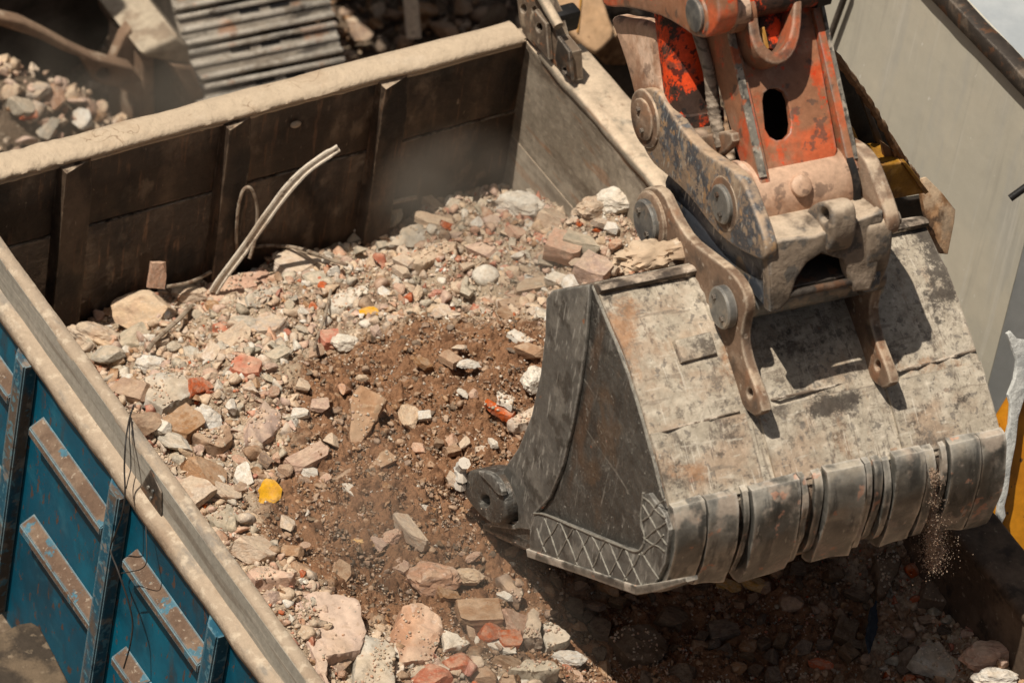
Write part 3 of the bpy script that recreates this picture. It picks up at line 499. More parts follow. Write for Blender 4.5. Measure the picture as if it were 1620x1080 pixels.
def shape(kind, seed, sub=4):
    rng = np.random.default_rng(seed)
    if kind == 'chunk':
        V, Fc = ICO[sub]; V = clip_planes(V*np.array((1, .9, .85)), rng, 10, .16, .38)
        V = rough_up(V, rng, .055, 4)
    elif kind == 'lump':
        V, Fc = ICO[sub]; V = rough_up(V.copy(), rng, .22, 2.6); V = clip_planes(V, rng, 4, .33, .45); V = rough_up(V, rng, .09, 7)
    elif kind == 'egg':
        V, Fc = ICO[sub]; V = clip_planes(V.copy(), rng, 3, .38, .46); V = rough_up(V, rng, .06, 2)
    elif kind == 'slab':
        V, Fc = GB; V = V*np.array((1, 1, 1)); V = clip_planes(V.copy(), rng, 3, .52, .72)
        for _ in range(5):
            a = rng.uniform(0, 2*pi); d = np.array((cos(a), sin(a), rng.normal()*.12)); h = rng.uniform(.36, .56); k = V@d; m = k > h; V[m] -= np.outer(k[m] - h, d)
        V = rough_up(V, rng, .05, 3)
    elif kind == 'brick':
        V, Fc = GB; V = V.copy()
        for _ in range(3):
            d = rng.normal(size=3)*np.array((1, .45, .3)); d /= np.linalg.norm(d); h = rng.uniform(.40, .6); k = V@d; m = k > h; V[m] -= np.outer(k[m] - h, d)
        V = rough_up(V, rng, .045, 4)
    V = V - V.mean(0); V = V/np.maximum(np.ptp(V, 0), 1e-3)
    return V, Fc
SH = {}
for kind, n in (('chunk', 9), ('lump', 5), ('egg', 2), ('slab', 6), ('brick', 5)):
    SH[kind] = []
    for i in range(n):
        V, Fc = shape(kind, 100*len(kind) + i)
        me = np_mesh('stone_' + kind, V, Fc); smooth(me, 14); SH[kind].append(me)
_sm = {}
def stone_mesh(kind, i, col):
    """a copy of the shape per material, shared by all stones of that shape and material"""
    k = (kind, i % len(SH[kind]), col)
    if k not in _sm: me = SH[kind][k[1]].copy(); me.materials.append(ST[col]); _sm[k] = me
    return _sm[k]
STN = 0
gdir = atan2(-.502, .8551)   # heading of the picture's horizontal on the ground
def stone(px, py, w, h, kind, col, rot=0, label=None, name='rubble_stone', group=None, tilt=(0, 0), th=None, sink=.3, cat='stone', z=None, fl=None):
    global STN; STN += 1
    p = surf(px, py + h*.25) if z is None else on_axis(px, py, 2, z)
    W_ = w/405; flat = fl if fl is not None else {'slab': .3, 'brick': .6}.get(kind, .72)
    D_ = h/405/(.656 + .755*flat); T_ = th if th else D_*flat if kind not in ('slab',) else max(.02, D_*flat)
    o = bpy.data.objects.new(name, stone_mesh(kind, STN*7 + int(px), col)); COL.objects.link(o)
    o.scale = (W_*1.06, D_*1.06, T_*1.1); o.location = (p[0], p[1], p[2] + T_*(.5 - sink))
    o.rotation_euler = (radians(tilt[0]), radians(tilt[1]), gdir + radians(rot))
    tag(o, label, cat, group); return o
STONE_LINES = '''
236 482 96 84 chunk beige 10|big tan boulder leaning on the dark end board with a red chip on top||
249 436 24 42 brick pink 20|small flat reddish chip standing upright on the big tan boulder|tilt=(70,10),th=.02,z=2.12
301 458 54 40 lump beige 0|pale rounded lump behind the thin rod, right of the big tan boulder||
212 527 48 44 chunk grey 30|pale grey cube-like block just below the big tan boulder|
148 522 76 52 lump beige -15|dusty tan lump wedged in the far left corner of the load|
170 556 46 34 chunk grey 10|grey dusted stone between the far left corner lump and the rail|
352 516 34 26 chunk brick 0|small orange-red brick pebble below the pale pink slab|poly=[(336,510),(353,504),(369,514),(364,522),(347,527)],pth=.04
388 576 46 38 brick brick -8|bright orange-red brick bat with a mortar edge, left of the soil|poly=[(364,569),(379,559),(406,565),(413,572),(412,588),(388,590),(367,582)],pth=.055,ptilt=(10,0)
201 612 60 62 chunk brown 20|brown angular boulder resting against the near blue rail|
266 612 88 68 slab grey 25|big pale concrete block dusted with brown, right of the brown boulder|poly=[(231,596),(264,584),(293,590),(311,622),(279,634),(258,645),(233,630)],pth=.10,ptilt=(6,4)
240 570 46 38 lump white 0|whitish crumbly lump above the big pale concrete block|
313 607 34 38 chunk brick 0|dark red brick lump touching the right end of the big concrete block|
222 661 54 46 chunk brown 40|brown flat-faced stone beside the hanging wire on the rail|
247 669 38 38 chunk white 5|pale greenish-white stone just right of the hanging wire|
290 668 52 48 brick brown 50|brown oblong stone under the big pale concrete block|
327 656 46 48 lump white 0|rough white plaster lump in the left part of the load|
346 692 92 44 slab brown -12|wide flat brown slab with a dark gap below it|poly=[(302,687),(326,674),(367,673),(369,692),(353,706),(326,699)],pth=.05,ptilt=(10,-4),up=.9
426 672 88 92 slab pink 40|large pink-dusted slab half buried at the left edge of the soil|poly=[(394,667),(418,631),(444,652),(446,670),(433,687),(412,706),(391,696)],pth=.05,ptilt=(14,8),up=.4
281 696 54 30 chunk grey -25|light grey wedge stone below the pale greenish-white stone|
321 742 62 56 chunk brown 0|brown clod-like boulder between the rail and the yellow fragment|
392 452 128 52 slab pink 18|longest pale pink slab under the foot of the bent strip|poly=[(326,462),(350,441),(385,430),(415,421),(430,433),(427,447),(394,456),(373,471),(338,474)],pth=.06,ptilt=(16,0)
404 474 48 58 chunk grey 60|grey tapering stone under the long pale pink slab|poly=[(391,468),(415,449),(430,461),(424,487),(393,484)],pth=.08,ptilt=(22,10)
386 508 44 34 egg grey 0|rounded grey cobble below the long pale pink slab|
470 412 66 44 slab beige -10|flat beige flake beside the curved wire|
556 474 62 42 brick white 25|white and pink brick bat with orange below, in the middle of the load|poly=[(522,469),(575,450),(584,457),(582,464),(544,488),(529,484)],pth=.06,ptilt=(4,0)
584 492 30 18 brick yellow 10|orange-yellow chip under the white and pink brick bat|
521 533 28 30 brick brick 15|clean orange brick cube standing by the dry twig|
546 536 40 36 lump white 0|whitish knobbly lump right of the clean orange brick cube|
621 331 46 46 chunk grey 80|pointed grey stone standing against the dark end board|fl=1.2
680 318 74 20 brick beige -42|long beige bar leaning on the dark end board|tilt=(0,12),fl=.9
690 347 62 24 slab beige -5|flat beige slab at the foot of the leaning bar|fl=.4
655 374 66 38 brick grey 15|speckled grey concrete block below the pointed stone|poly=[(617,387),(637,359),(664,354),(690,373),(681,380),(652,391)],pth=.07,ptilt=(18,0)
691 401 86 42 slab beige 28|long smooth beige slab below the speckled grey block|poly=[(654,399),(705,379),(724,379),(722,392),(669,419),(654,416)],pth=.06,ptilt=(6,0)
638 410 34 34 chunk beige 0|rounded beige stone left of the long smooth beige slab|
560 350 50 38 lump white 0|dusty white lump lying on the thin rod|
466 362 44 48 chunk grey 70|dark-topped grey shard standing up by the dark end board|fl=1.2
769 430 36 46 egg white 70|smooth white egg-shaped stone|
824 318 72 58 lump white 0|big rough white lump at the foot of the grey side board|
872 342 54 48 chunk beige 30|ochre angular stone right of the big rough white lump|
892 385 42 54 brick pink 70|upright pinkish block in the upper right of the load|
938 421 42 50 brick pink 60|reddish tan bat near the top edge of the bucket|
879 438 36 38 chunk white 10|bright white broken plaster piece beside the top of the bucket|
904 444 30 36 chunk white 60|narrow white plaster piece touching the bucket's top corner|
842 449 56 26 slab beige 18|pale flat slab left of the bright white plaster|fl=.5
812 481 38 26 brick brown 25|brown oblong stone on the upper edge of the soil|
1019 276 62 56 lump white 0|large pale boulder on the side board's rim behind the excavator link|sink=.1
976 310 62 54 lump white 20|pale boulder below the side board's rim, left of the link pin|
940 322 60 44 lump beige 20|dusty beige boulder next to the grey side board|
922 381 52 26 slab grey -20|grey angled slab below the dusty beige boulder|fl=.6
760 392 46 38 chunk pink 0|white-edged pink stone in the middle of the upper load|
825 529 50 22 brick white -28|clean white tile strip lying by the bucket|poly=[(800,525),(814,520),(849,537),(828,543)],pth=.02,ptilt=(4,0),up=1.5
836 550 44 34 chunk brown 0|brown broken lump under the clean white tile strip|
845 594 38 50 lump white 0|knobbly white lump touching the bucket's dark side|
741 573 34 20 lump white 10|small white nugget on the upper soil|
790 644 50 16 brick brick -22|thin red tile sliver with a white edge, close to the bucket|poly=[(764,634),(770,628),(814,650),(807,659),(770,642)],pth=.03,ptilt=(8,0),up=1
803 631 28 20 brick white -20|small white and pink tile piece on top of the thin red sliver|poly=[(787,616),(814,628),(811,641),(786,632)],pth=.025,ptilt=(6,0),up=2.4
832 663 52 34 slab beige 12|beige slab tucked against the bucket's dark side|poly=[(803,663),(851,639),(845,667),(814,671)],pth=.045
686 905 72 66 lump pink 0|crumbling orange and pink brick lump under the bucket tooth|
742 908 44 30 lump beige 0|grey crusted lump below the bucket tooth|
518 985 108 124 slab pink 62|big masonry block with a grey flank beside the near rail|poly=[(456,942),(500,934),(562,942),(581,996),(571,1026),(518,1036),(522,1092),(508,1062)],pth=.16,ptilt=(4,6),up=.35
592 1042 66 80 brick grey 80|grey concrete block with white specks at the picture's lower edge|poly=[(569,1006),(613,1009),(627,1027),(622,1092),(560,1092),(562,1040)],pth=.10,ptilt=(8,0),up=.8
662 990 84 104 chunk pink 55|large dusty pinkish-tan boulder right of the masonry block|poly=[(640,958),(669,951),(700,973),(696,1013),(687,1042),(629,1047),(631,1029),(620,1009)],pth=.10,ptilt=(10,4),up=.6
680 1066 56 48 chunk brick 0|salmon-red brick lump at the lower edge|
716 1012 48 42 chunk white -20|white wedge stone among the red bricks|poly=[(701,993),(724,1002),(744,1016),(733,1022),(702,1027)],pth=.06,ptilt=(8,0)
773 996 34 38 chunk brick 0|deep red brick lump among the lit stones|
809 978 50 44 chunk pink 0|dusty orange rounded brick right of the deep red lump|
806 1010 30 32 brick brick 10|clean red brick cube below the dusty orange brick|
841 990 38 56 slab beige 75|upright beige slab at the edge of the bucket's shadow|poly=[(833,984),(844,962),(853,969),(859,1009),(825,1009)],pth=.07,ptilt=(12,0),up=.8
884 1004 44 54 slab white 55|white-topped pink slab at the edge of the bucket's shadow|poly=[(860,984),(871,980),(904,1004),(896,1014),(866,1025)],pth=.06,ptilt=(8,-6),up=.7
757 966 56 44 brick brown 10|dusty brown block above the deep red lump|
723 1044 44 40 chunk brick -30|red and tan brick piece left of the flat grey slab|
845 1058 88 40 brick grey 5|flat-topped grey slab at the lower edge left of the shadow|poly=[(803,1056),(833,1043),(876,1043),(885,1056),(842,1062)],pth=.10,up=.7
791 1020 48 18 slab white -25|slim white stone sliver below the clean red brick cube|fl=.6
902 1038 48 30 lump white 0|jagged white lump on the shadow's edge|
800 1046 46 34 chunk brown 20|brown stone beside the slim white sliver|
760 1062 44 34 chunk brown -30|dusty brown cobble at the lower edge between the red pieces|
806 922 44 58 slab brown 70|brown tapering slab reaching out of the bucket's shadow|poly=[(787,911),(800,904),(829,933),(824,951),(800,930)],pth=.05,ptilt=(10,0),up=.7
798 940 24 22 chunk white 0|small white cube-like stone near the bucket's underside|
428 912 74 36 brick pink 12|pink brick slab beside the near rail above the masonry block|poly=[(390,902),(413,893),(467,902),(461,912),(404,916)],pth=.08,ptilt=(0,0),up=.8
352 822 76 62 slab grey 30|pale grey flat slab close to the near rail|poly=[(330,813),(360,794),(382,822),(366,837),(342,831)],pth=.05,ptilt=(6,8)
398 862 62 52 chunk beige 30|dusty grey-brown stone half hidden in dust by the rail|
455 870 40 34 chunk brown 30|brown wedge stone above the pink brick slab|
470 895 32 34 chunk brown 0|round brown clod right of the brown wedge stone|
350 772 52 30 chunk beige 0|tan stone left of the yellow fragment|
308 772 40 44 brick beige 40|tan cube stone next to the reflector plate|
427 777 36 52 slab yellow 70|bright yellow painted fragment lying on the soil|poly=[(407,801),(412,770),(422,753),(440,759),(447,770),(444,788),(431,799)],pth=.02,ptilt=(28,-6),up=2.2
586 652 62 104 slab brown 75|large smooth brown slab lying tilted in the soil|poly=[(569,604),(615,631),(604,652),(589,673),(564,714),(558,712),(554,624)],pth=.035,ptilt=(26,-20),up=2.0
612 722 66 34 slab brown -10|thin brown flake half buried below the tilted brown slab|poly=[(610,708),(630,727),(594,743),(573,751)],pth=.02,ptilt=(12,-10),up=1.2
487 722 62 30 brick pink 42|slim pink and white sliver in the soil|
650 830 22 56 slab beige 40|narrow pale slab on edge in the middle of the soil|
575 855 34 22 lump yellow 0|dusty ochre pebble in the lower soil|
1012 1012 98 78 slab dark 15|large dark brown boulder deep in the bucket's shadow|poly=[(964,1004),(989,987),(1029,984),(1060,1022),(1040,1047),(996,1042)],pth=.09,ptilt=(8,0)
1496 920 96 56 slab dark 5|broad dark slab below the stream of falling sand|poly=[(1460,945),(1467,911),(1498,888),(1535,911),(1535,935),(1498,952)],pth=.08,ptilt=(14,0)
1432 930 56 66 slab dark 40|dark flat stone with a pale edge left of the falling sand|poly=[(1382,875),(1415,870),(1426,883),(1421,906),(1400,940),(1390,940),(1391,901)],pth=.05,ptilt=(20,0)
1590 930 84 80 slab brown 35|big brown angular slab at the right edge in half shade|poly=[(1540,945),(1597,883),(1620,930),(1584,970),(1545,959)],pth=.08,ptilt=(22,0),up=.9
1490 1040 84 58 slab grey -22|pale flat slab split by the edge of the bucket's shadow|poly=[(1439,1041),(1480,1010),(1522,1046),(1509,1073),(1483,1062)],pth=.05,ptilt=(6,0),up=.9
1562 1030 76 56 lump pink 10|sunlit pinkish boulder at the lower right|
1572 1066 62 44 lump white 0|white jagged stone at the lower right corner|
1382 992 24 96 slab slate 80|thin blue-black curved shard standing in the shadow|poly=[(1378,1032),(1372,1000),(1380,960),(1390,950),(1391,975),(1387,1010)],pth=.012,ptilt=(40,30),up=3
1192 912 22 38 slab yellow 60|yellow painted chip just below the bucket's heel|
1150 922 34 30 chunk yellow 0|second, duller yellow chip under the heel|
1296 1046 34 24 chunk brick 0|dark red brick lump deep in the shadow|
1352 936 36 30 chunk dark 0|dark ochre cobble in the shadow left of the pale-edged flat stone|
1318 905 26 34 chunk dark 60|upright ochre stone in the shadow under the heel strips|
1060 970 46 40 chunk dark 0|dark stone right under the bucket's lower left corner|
'''
def inpoly(x, y, P):
    c = False; j = len(P) - 1
    for i in range(len(P)):
        if (P[i][1] > y) != (P[j][1] > y) and x < (P[j][0] - P[i][0])*(y - P[i][1])/(P[j][1] - P[i][1]) + P[i][0]: c = not c
        j = i
    return c
CRUMBS = []
def poly_stone(poly, name, col, label, cat, th=.05, tilt=(0, 0), up=.5, dz=0):
    """stone with its own outline: lies on the load, top face tilted, real thickness, chipped edges"""
    global STN; STN += 1
    c = surf(*np.mean(poly, 0)); n = Matrix.Rotation(radians(tilt[0]), 3, 'X') @ Matrix.Rotation(radians(tilt[1]), 3, 'Y') @ Vector((0, 0, 1))
    c = c + np.array((0, 0, th*up + dz)); P = [Vector(on_plane(x, y, c, np.array(n))) for x, y in poly]; s_ = STN*3.7
    Q = []
    for a, b in zip(P, P[1:] + P[:1]):
        k = max(2, int((b - a).length/.025))
        for i in range(k):
            q = a.lerp(b, i/k); Q.append(q + Vector((noise.noise(q*18 + Vector((s_, 0, 0))), noise.noise(q*18 + Vector((0, s_, 0))), 0))*.007)
    bm = bmesh.new(); f = bm.faces.new([bm.verts.new(q - Vector(c)) for q in Q])
    ex = bmesh.ops.extrude_face_region(bm, geom=[f]); vs = [v for v in ex['geom'] if isinstance(v, bmesh.types.BMVert)]
    for v in vs: v.co += -n*th + (v.co - v.co.dot(n)*n)*.07
    bmesh.ops.recalc_face_normals(bm, faces=bm.faces)
    bmesh.ops.triangulate(bm, faces=bm.faces[:])
    for _ in range(4):
        L = [e for e in bm.edges if e.calc_length() > .016]
        if not L: break
        bmesh.ops.subdivide_edges(bm, edges=L, cuts=1); bmesh.ops.triangulate(bm, faces=[f for f in bm.faces if len(f.verts) > 3])
    bmesh.ops.smooth_vert(bm, verts=bm.verts[:], factor=.45, use_axis_x=True, use_axis_y=True, use_axis_z=True)
    for v in bm.verts:
        q = v.co*14 + Vector((s_, s_, 0)); v.co += v.normal*(.010*noise.noise(q) + .006*noise.noise(q*2.7) + .004*noise.noise(q*6))
    Pm = np.array(poly); lo_, hi_ = Pm.min(0), Pm.max(0); rc_ = random.Random(STN)
    for _ in range(int(min(160, (hi_[0] - lo_[0])*(hi_[1] - lo_[1])/22))):
        x_, y_ = rc_.uniform(lo_[0], hi_[0]), rc_.uniform(lo_[1], hi_[1])
        if col not in ('yellow', 'slate') and noise.noise(Vector((x_*.03, y_*.03, STN))) > -.12 and inpoly(x_, y_, poly): CRUMBS.append(on_plane(x_, y_, c, np.array(n)))
    me = from_bm(bm, name, 32); sc_ = max(o_.length for o_ in [v.co for v in me.vertices])*2
    me.transform(Matrix.Scale(1/sc_, 4)); o = link(name, me, ST[col]); o.scale = (sc_,)*3; o.location = c
    return tag(o, label, cat)
HAND = [(l.split('|') + ['', ''])[:3] for l in STONE_LINES.strip().splitlines()]
hand_px = []
for d_, lab, opt in HAND:
    q = d_.split(); x, y, w, h = map(float, q[:4]); hand_px.append((x, y, w, h))
    kw = eval('dict(%s)' % opt) if opt else {}
    if 'poly' in kw: poly_stone(kw['poly'], {'brick': 'broken_brick', 'slab': 'stone_slab'}.get(q[4], 'rubble_stone'), q[5], lab, {'slab': 'slab', 'brick': 'brick'}.get(q[4], 'stone'), kw.get('pth', .05), kw.get('ptilt', (0, 0)), kw.get('up', .6), kw.get('dz', 0)); continue
    st = stone(x, y, w, h, q[4], q[5], float(q[6]), lab, name={'brick': 'broken_brick', 'slab': 'stone_slab'}.get(q[4], 'rubble_stone'), cat={'slab': 'slab', 'brick': 'brick'}.get(q[4], 'stone'), **kw)
# ---- the other stones one can count
BUCKET_PX = [(868, 455), (1085, 410), (1010, 380), (1010, 160), (1500, 300), (1575, 770), (1085, 925), (1010, 937), (840, 878), (760, 835), (725, 750), (795, 735), (845, 650)]
REGION = [(115, 520), (300, 435), (560, 372), (800, 305), (1000, 285), (1040, 400), (1500, 820), (1620, 900), (1620, 1078), (520, 1078), (330, 810), (180, 610)]
LAB = {'beige': 'small dusty beige stone, one of many strewn over the load', 'grey': 'small plain grey concrete stone, one of many strewn over the load', 'white': 'small off-white plaster stone, one of many strewn over the load',
       'pink': 'small pale pinkish brick stone, one of many strewn over the load', 'brown': 'small soil-brown stone, one of many strewn over the load', 'brick': 'small orange-red brick stone, one of many strewn over the load', 'dark': 'small stone coloured dark for the bucket shadow, one of many'}
n_auto = 0; tries = 0; placed = list(hand_px); rr = random.Random(11)
while n_auto < 195 and tries < 9000:
    tries += 1
    x, y = rr.uniform(110, 1620), rr.uniform(285, 1078)
    if not inpoly(x, y, REGION) or inpoly(x, y, BUCKET_PX): continue
    p = surf(x, y)
    if p[1] > -.06 or p[0] < XL + .04 or p[0] > XR - .04: continue
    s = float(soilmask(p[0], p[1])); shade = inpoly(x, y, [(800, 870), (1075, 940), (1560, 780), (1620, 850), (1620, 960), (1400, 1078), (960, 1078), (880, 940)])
    w = min(52, 17 + rr.expovariate(1/10)); h = w*rr.uniform(.6, 1.0)
    if s > .55 and not shade and (rr.random() < .75 or w > 34): continue
    if any(abs(x - a) < (w + c)*.40 and abs(y - b) < (h + d)*.40 for a, b, c, d in placed): continue
    if shade: col = rr.choice(['dark', 'dark', 'brown'])  # stones below the bucket take darker colours, its shadow put into them
    elif y > 900: col = rr.choice(['brown', 'brown', 'pink', 'brick', 'beige', 'grey', 'white', 'pink'])
    elif s > .4: col = rr.choice(['brown', 'brown', 'beige', 'pink', 'white'])
    elif x < 420: col = rr.choice(['beige', 'beige', 'brown', 'grey', 'white', 'pink', 'brown'])
    else: col = rr.choice(['beige', 'beige', 'grey', 'beige', 'white', 'pink', 'pink', 'grey', 'brick'])
    if col == 'brick' and rr.random() < .4: col = 'pink'
    kind = rr.choice(['chunk', 'chunk', 'chunk', 'chunk', 'slab', 'slab', 'brick', 'brick', 'lump'])
    nm = {'beige': 'beige_stone', 'grey': 'grey_stone', 'white': 'white_stone', 'pink': 'pink_stone', 'brown': 'brown_stone', 'brick': 'red_stone', 'dark': 'dark_stone'}[col]
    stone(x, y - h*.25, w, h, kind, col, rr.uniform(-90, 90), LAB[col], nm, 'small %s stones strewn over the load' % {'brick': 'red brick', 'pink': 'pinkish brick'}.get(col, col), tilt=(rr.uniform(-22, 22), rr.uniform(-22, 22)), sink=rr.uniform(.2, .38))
    placed.append((x, y, w, h)); n_auto += 1
print('auto stones', n_auto, 'hand', len(HAND))
# ---- uncountable fragments: one mesh
def fragments(name, n, tmpl, smin, smax, pw, xr, yr, hf, colf, seed, lift=.1):
    rng = np.random.default_rng(seed); T = []
    for i in range(10):
        V, Fc = ICO[tmpl]; V = clip_planes(V.copy(), rng, 7, .08, .30); V = V + rng.normal(size=V.shape)*.006; V /= np.ptp(V, 0); T.append(V)
    Fc = ICO[tmpl][1]; X = rng.uniform(*xr, n); Y = rng.uniform(*yr, n); Z = hf(X, Y)
    S = smin*(1 - rng.random(n)*(1 - (smin/smax)**pw))**(-1/pw)
    keep, ci, S = colf(X, Y, S, rng); X, Y, Z, S, ci = X[keep], Y[keep], Z[keep], S[keep], ci[keep]; n = len(X)
    A = rng.normal(size=(n, 4)); A /= np.linalg.norm(A, axis=1)[:, None]; w, x, y, z = A.T
    R = np.stack([1 - 2*(y*y + z*z), 2*(x*y - z*w), 2*(x*z + y*w), 2*(x*y + z*w), 1 - 2*(x*x + z*z), 2*(y*z - x*w), 2*(x*z - y*w), 2*(y*z + x*w), 1 - 2*(x*x + y*y)], -1).reshape(n, 3, 3)
    B = np.stack([T[i] for i in rng.integers(0, 10, n)]); sc = rng.uniform(.5, 1.15, (n, 1, 3))*S[:, None, None]
    P = np.einsum('nij,nvj->nvi', R, B*sc); P[..., 2] *= .8; P += np.stack([X, Y, Z + S*lift], -1)[:, None, :]
    nv = P.shape[1]; FF = (Fc[None] + (np.arange(n)*nv)[:, None, None]).reshape(-1, 3)
    me = np_mesh(name, P.reshape(-1, 3), FF, {'tint': np.repeat(rng.random(n), nv)}, np.repeat(ci, len(Fc)))
    for m in SF: me.materials.append(m)
    return me
def hload(X, Y): return hbase(X, Y) + .05*fbm(X, Y, 3, 3) + .040*fbm(X, Y, 11, 4, .55) - .01
IX = {k: i for i, k in enumerate(SK)}
def col_load(X, Y, S, rng):
    s = soilmask(X, Y) + .25*fbm(X, Y, 9, 3); u = rng.random(len(X))
    pale = rng.choice([IX[k] for k in ('beige', 'beige', 'beige', 'beige', 'grey', 'grey', 'white', 'pink', 'pink', 'pink', 'beige', 'beige', 'beige', 'brown', 'brick')], len(X))
    soil = rng.choice([IX[k] for k in ('brown', 'brown', 'brown', 'brown', 'brown', 'brown', 'brown', 'brown', 'brown', 'dark', 'dark', 'dark', 'dark', 'brown', 'brown', 'brown', 'brown', 'white', 'beige')], len(X))
    c = np.where(s > .42, soil, pale)
    near = (Y < -2.45) & (u < .7); c = np.where(near, rng.choice([IX[k] for k in ('brown', 'brown', 'pink', 'pink', 'brick', 'brown', 'grey', 'beige')], len(X)), c)
    keep = ~((s > .45) & (S > .016) & (rng.random(len(X)) < np.where((c == IX['brown']) | (c == IX['dark']), .55, .96)))
    S = np.where((s > .42) & (S > .03), S*.6, S)
    return keep, c, S
tag(link('rubble_fragments', fragments('rubble_fragments', 27000, 2, .011, .068, 1.0, (XL, XR), (-4.3, -.01), hload, col_load, 3, .16)), 'small broken masonry fragments covering the load', 'rubble', kind='stuff')
tag(link('rubble_grit', fragments('rubble_grit', 75000, 1, .004, .016, 1.5, (XL, XR), (-3.6, -.01), hload, lambda X, Y, S, r: col_load(X, Y, S, r), 4, .25)), 'fine grit and crumbs of masonry scattered over the load', 'grit', kind='stuff')
# ---- bent strip, rods, wires, twigs
def sweep_path(name, pts, mat_, r, label=None, cat=None, n=7, par=None):
    o = tube(name, pts, r, mat_, par, n)
    if label: tag(o, label, cat)
    return o
def on_surf(L, up=.012): return [surf(x, y) + np.array((0, 0, up)) for x, y in L]
MT['strip'] = mat('strip', (.66, .58, .48), [dict(col=(.45, .35, .26), s=12, lo=.5, hi=.66, a=.7, st=(1, 1, .3)), dict(col=(.2, .15, .11), s=30, lo=.62, hi=.68, a=.7)], bump=.3, bscale=60, bdist=.004)
MT['wire'] = mat('wire', (.30, .24, .18), [dict(col=(.14, .085, .055), s=40, lo=.5, hi=.62, a=.8)], rough=.7)
MT['wire_dark'] = mat('wire_dark', (.035, .03, .027), rough=.6, bump=0)
MT['rod'] = mat('rod', (.42, .34, .26), [dict(col=(.2, .13, .09), s=30, lo=.5, hi=.62, a=.8)], rough=.8)
spine = catmull([(338, 462), (352, 440), (385, 396), (420, 346), (452, 303), (480, 273), (506, 253), (536, 234)], 6)
y0 = surf(352, 442)[1]; Pn = []
for i, q in enumerate(spine):
    t = i/(len(spine) - 1); Pn.append(on_axis(q[0], q[1], 1, (y0 - .10)*(1 - t) + (-.17)*t))
bm = bmesh.new(); rows = []
for i, p in enumerate(Pn):
    d = Vector(Pn[min(i+1, len(Pn)-1)] - Pn[max(i-1, 0)]).normalized(); nrm = Vector((-.35, -.85, .35)); s_ = d.cross(nrm).normalized(); nn = s_.cross(d)
    wd = (.016 + .003*noise.noise(Vector(p)*9))*(1 if i < len(Pn) - 3 else .8)
    prof = [(-1, .1), (-.95, .55), (-.45, .5), (-.35, 0), (.45, -.02), (.6, .5), (1, .4), (1, -.5), (-1, -.5)]
    rows.append([bm.verts.new(Vector(p) + s_*(a*wd) + nn*(b*.013)) for a, b in prof])
for A, B in zip(rows, rows[1:]):
    for k in range(9): bm.faces.new((A[k], A[(k+1) % 9], B[(k+1) % 9], B[k]))
bm.faces.new(rows[0]); bm.faces.new(rows[-1])
tag(link('bent_strip', from_bm(bm, 'bent_strip', 30), MT['strip']), 'pale bent strip sticking up out of the rubble against the end board', 'strip')
rodp = [(108, 517), (160, 494), (210, 471), (270, 449), (330, 426), (400, 397), (470, 378), (540, 364), (600, 356), (655, 344)]
sweep_path('thin_rod', catmull([surf(*q) + np.array((0, 0, .10)) for i, q in enumerate(rodp)], 5), MT['rod'], .0085, 'long thin dusty rod lying along the foot of the end board', 'rod')
yy_ = surf(378, 402)[1]
sweep_path('wire_loop', catmull([on_axis(x, y, 1, -.05 - .006*k) for k, (x, y) in enumerate([(375, 405), (374, 370), (377, 330), (384, 303), (393, 296), (401, 305), (407, 330), (406, 362), (402, 385), (395, 408)])], 6), MT['rod'], .0062, 'upright loop of dusty cable beside the bent strip', 'cable')
sweep_path('curved_wire', catmull(on_surf([(262, 478), (300, 470), (345, 446), (372, 425), (410, 414), (455, 415), (490, 424), (520, 436), (546, 444)], .075), 6), MT['wire'], .0065, 'curved rusty wire lying across the pale slabs', 'wire')
sweep_path('bent_wire', catmull(on_surf([(452, 408), (480, 416), (515, 426), (545, 436)], .05), 6), MT['wire'], .0045, 'short bent wire above the white and pink brick bat', 'wire')
sweep_path('twig', catmull(on_surf([(522, 470), (517, 495), (510, 520), (500, 548), (496, 566)], .035), 5), MT['wire'], .0055, 'thin dry twig standing near the clean orange brick cube', 'twig')
sweep_path('stick', catmull(on_surf([(300, 497), (285, 515), (262, 535), (240, 556), (232, 568)], .04), 5), MT['wire'], .009, 'dark short stick below the big tan boulder', 'stick')
xr = XL - .075 - .062
def hang(L): return [on_axis(x, y, 0, d) for x, y, d in L]
sweep_path('hanging_wire', catmull(hang([(212, 640, XL + .02), (207, 655, XL), (203, 672, XL - .06), (199, 700, XL - .11), (197, 740, XL - .125), (198, 780, XL - .14), (193, 815, XL - .15), (184, 842, XL - .145), (175, 868, XL - .14), (186, 900, XL - .16), (203, 950, XL - .15), (210, 985, XL - .14), (206, 1020, XL - .15), (196, 1056, XL - .15)]), 6), MT['wire_dark'], .0030, 'long dark wire hanging over the blue side board', 'wire')
sweep_path('thin_wire', catmull(hang([(206, 657, XL - .02), (205, 690, XL - .06), (207, 722, XL - .065), (207, 742, XL - .07), (203, 758, XL - .10), (200, 772, XL - .13)]), 6), MT['wire_dark'], .002, 'short thin wire looped over the grey rail beside the long wire', 'wire')
sweep_path('looped_wire', catmull(hang([(231, 832, XL - .10), (232, 860, XL - .12), (232, 888, XL - .135), (224, 899, XL - .14), (210, 903, XL - .145), (192, 906, XL - .145)]), 6), MT['wire_dark'], .0019, 'thin dark wire resting on the upper rusty ledge', 'wire')
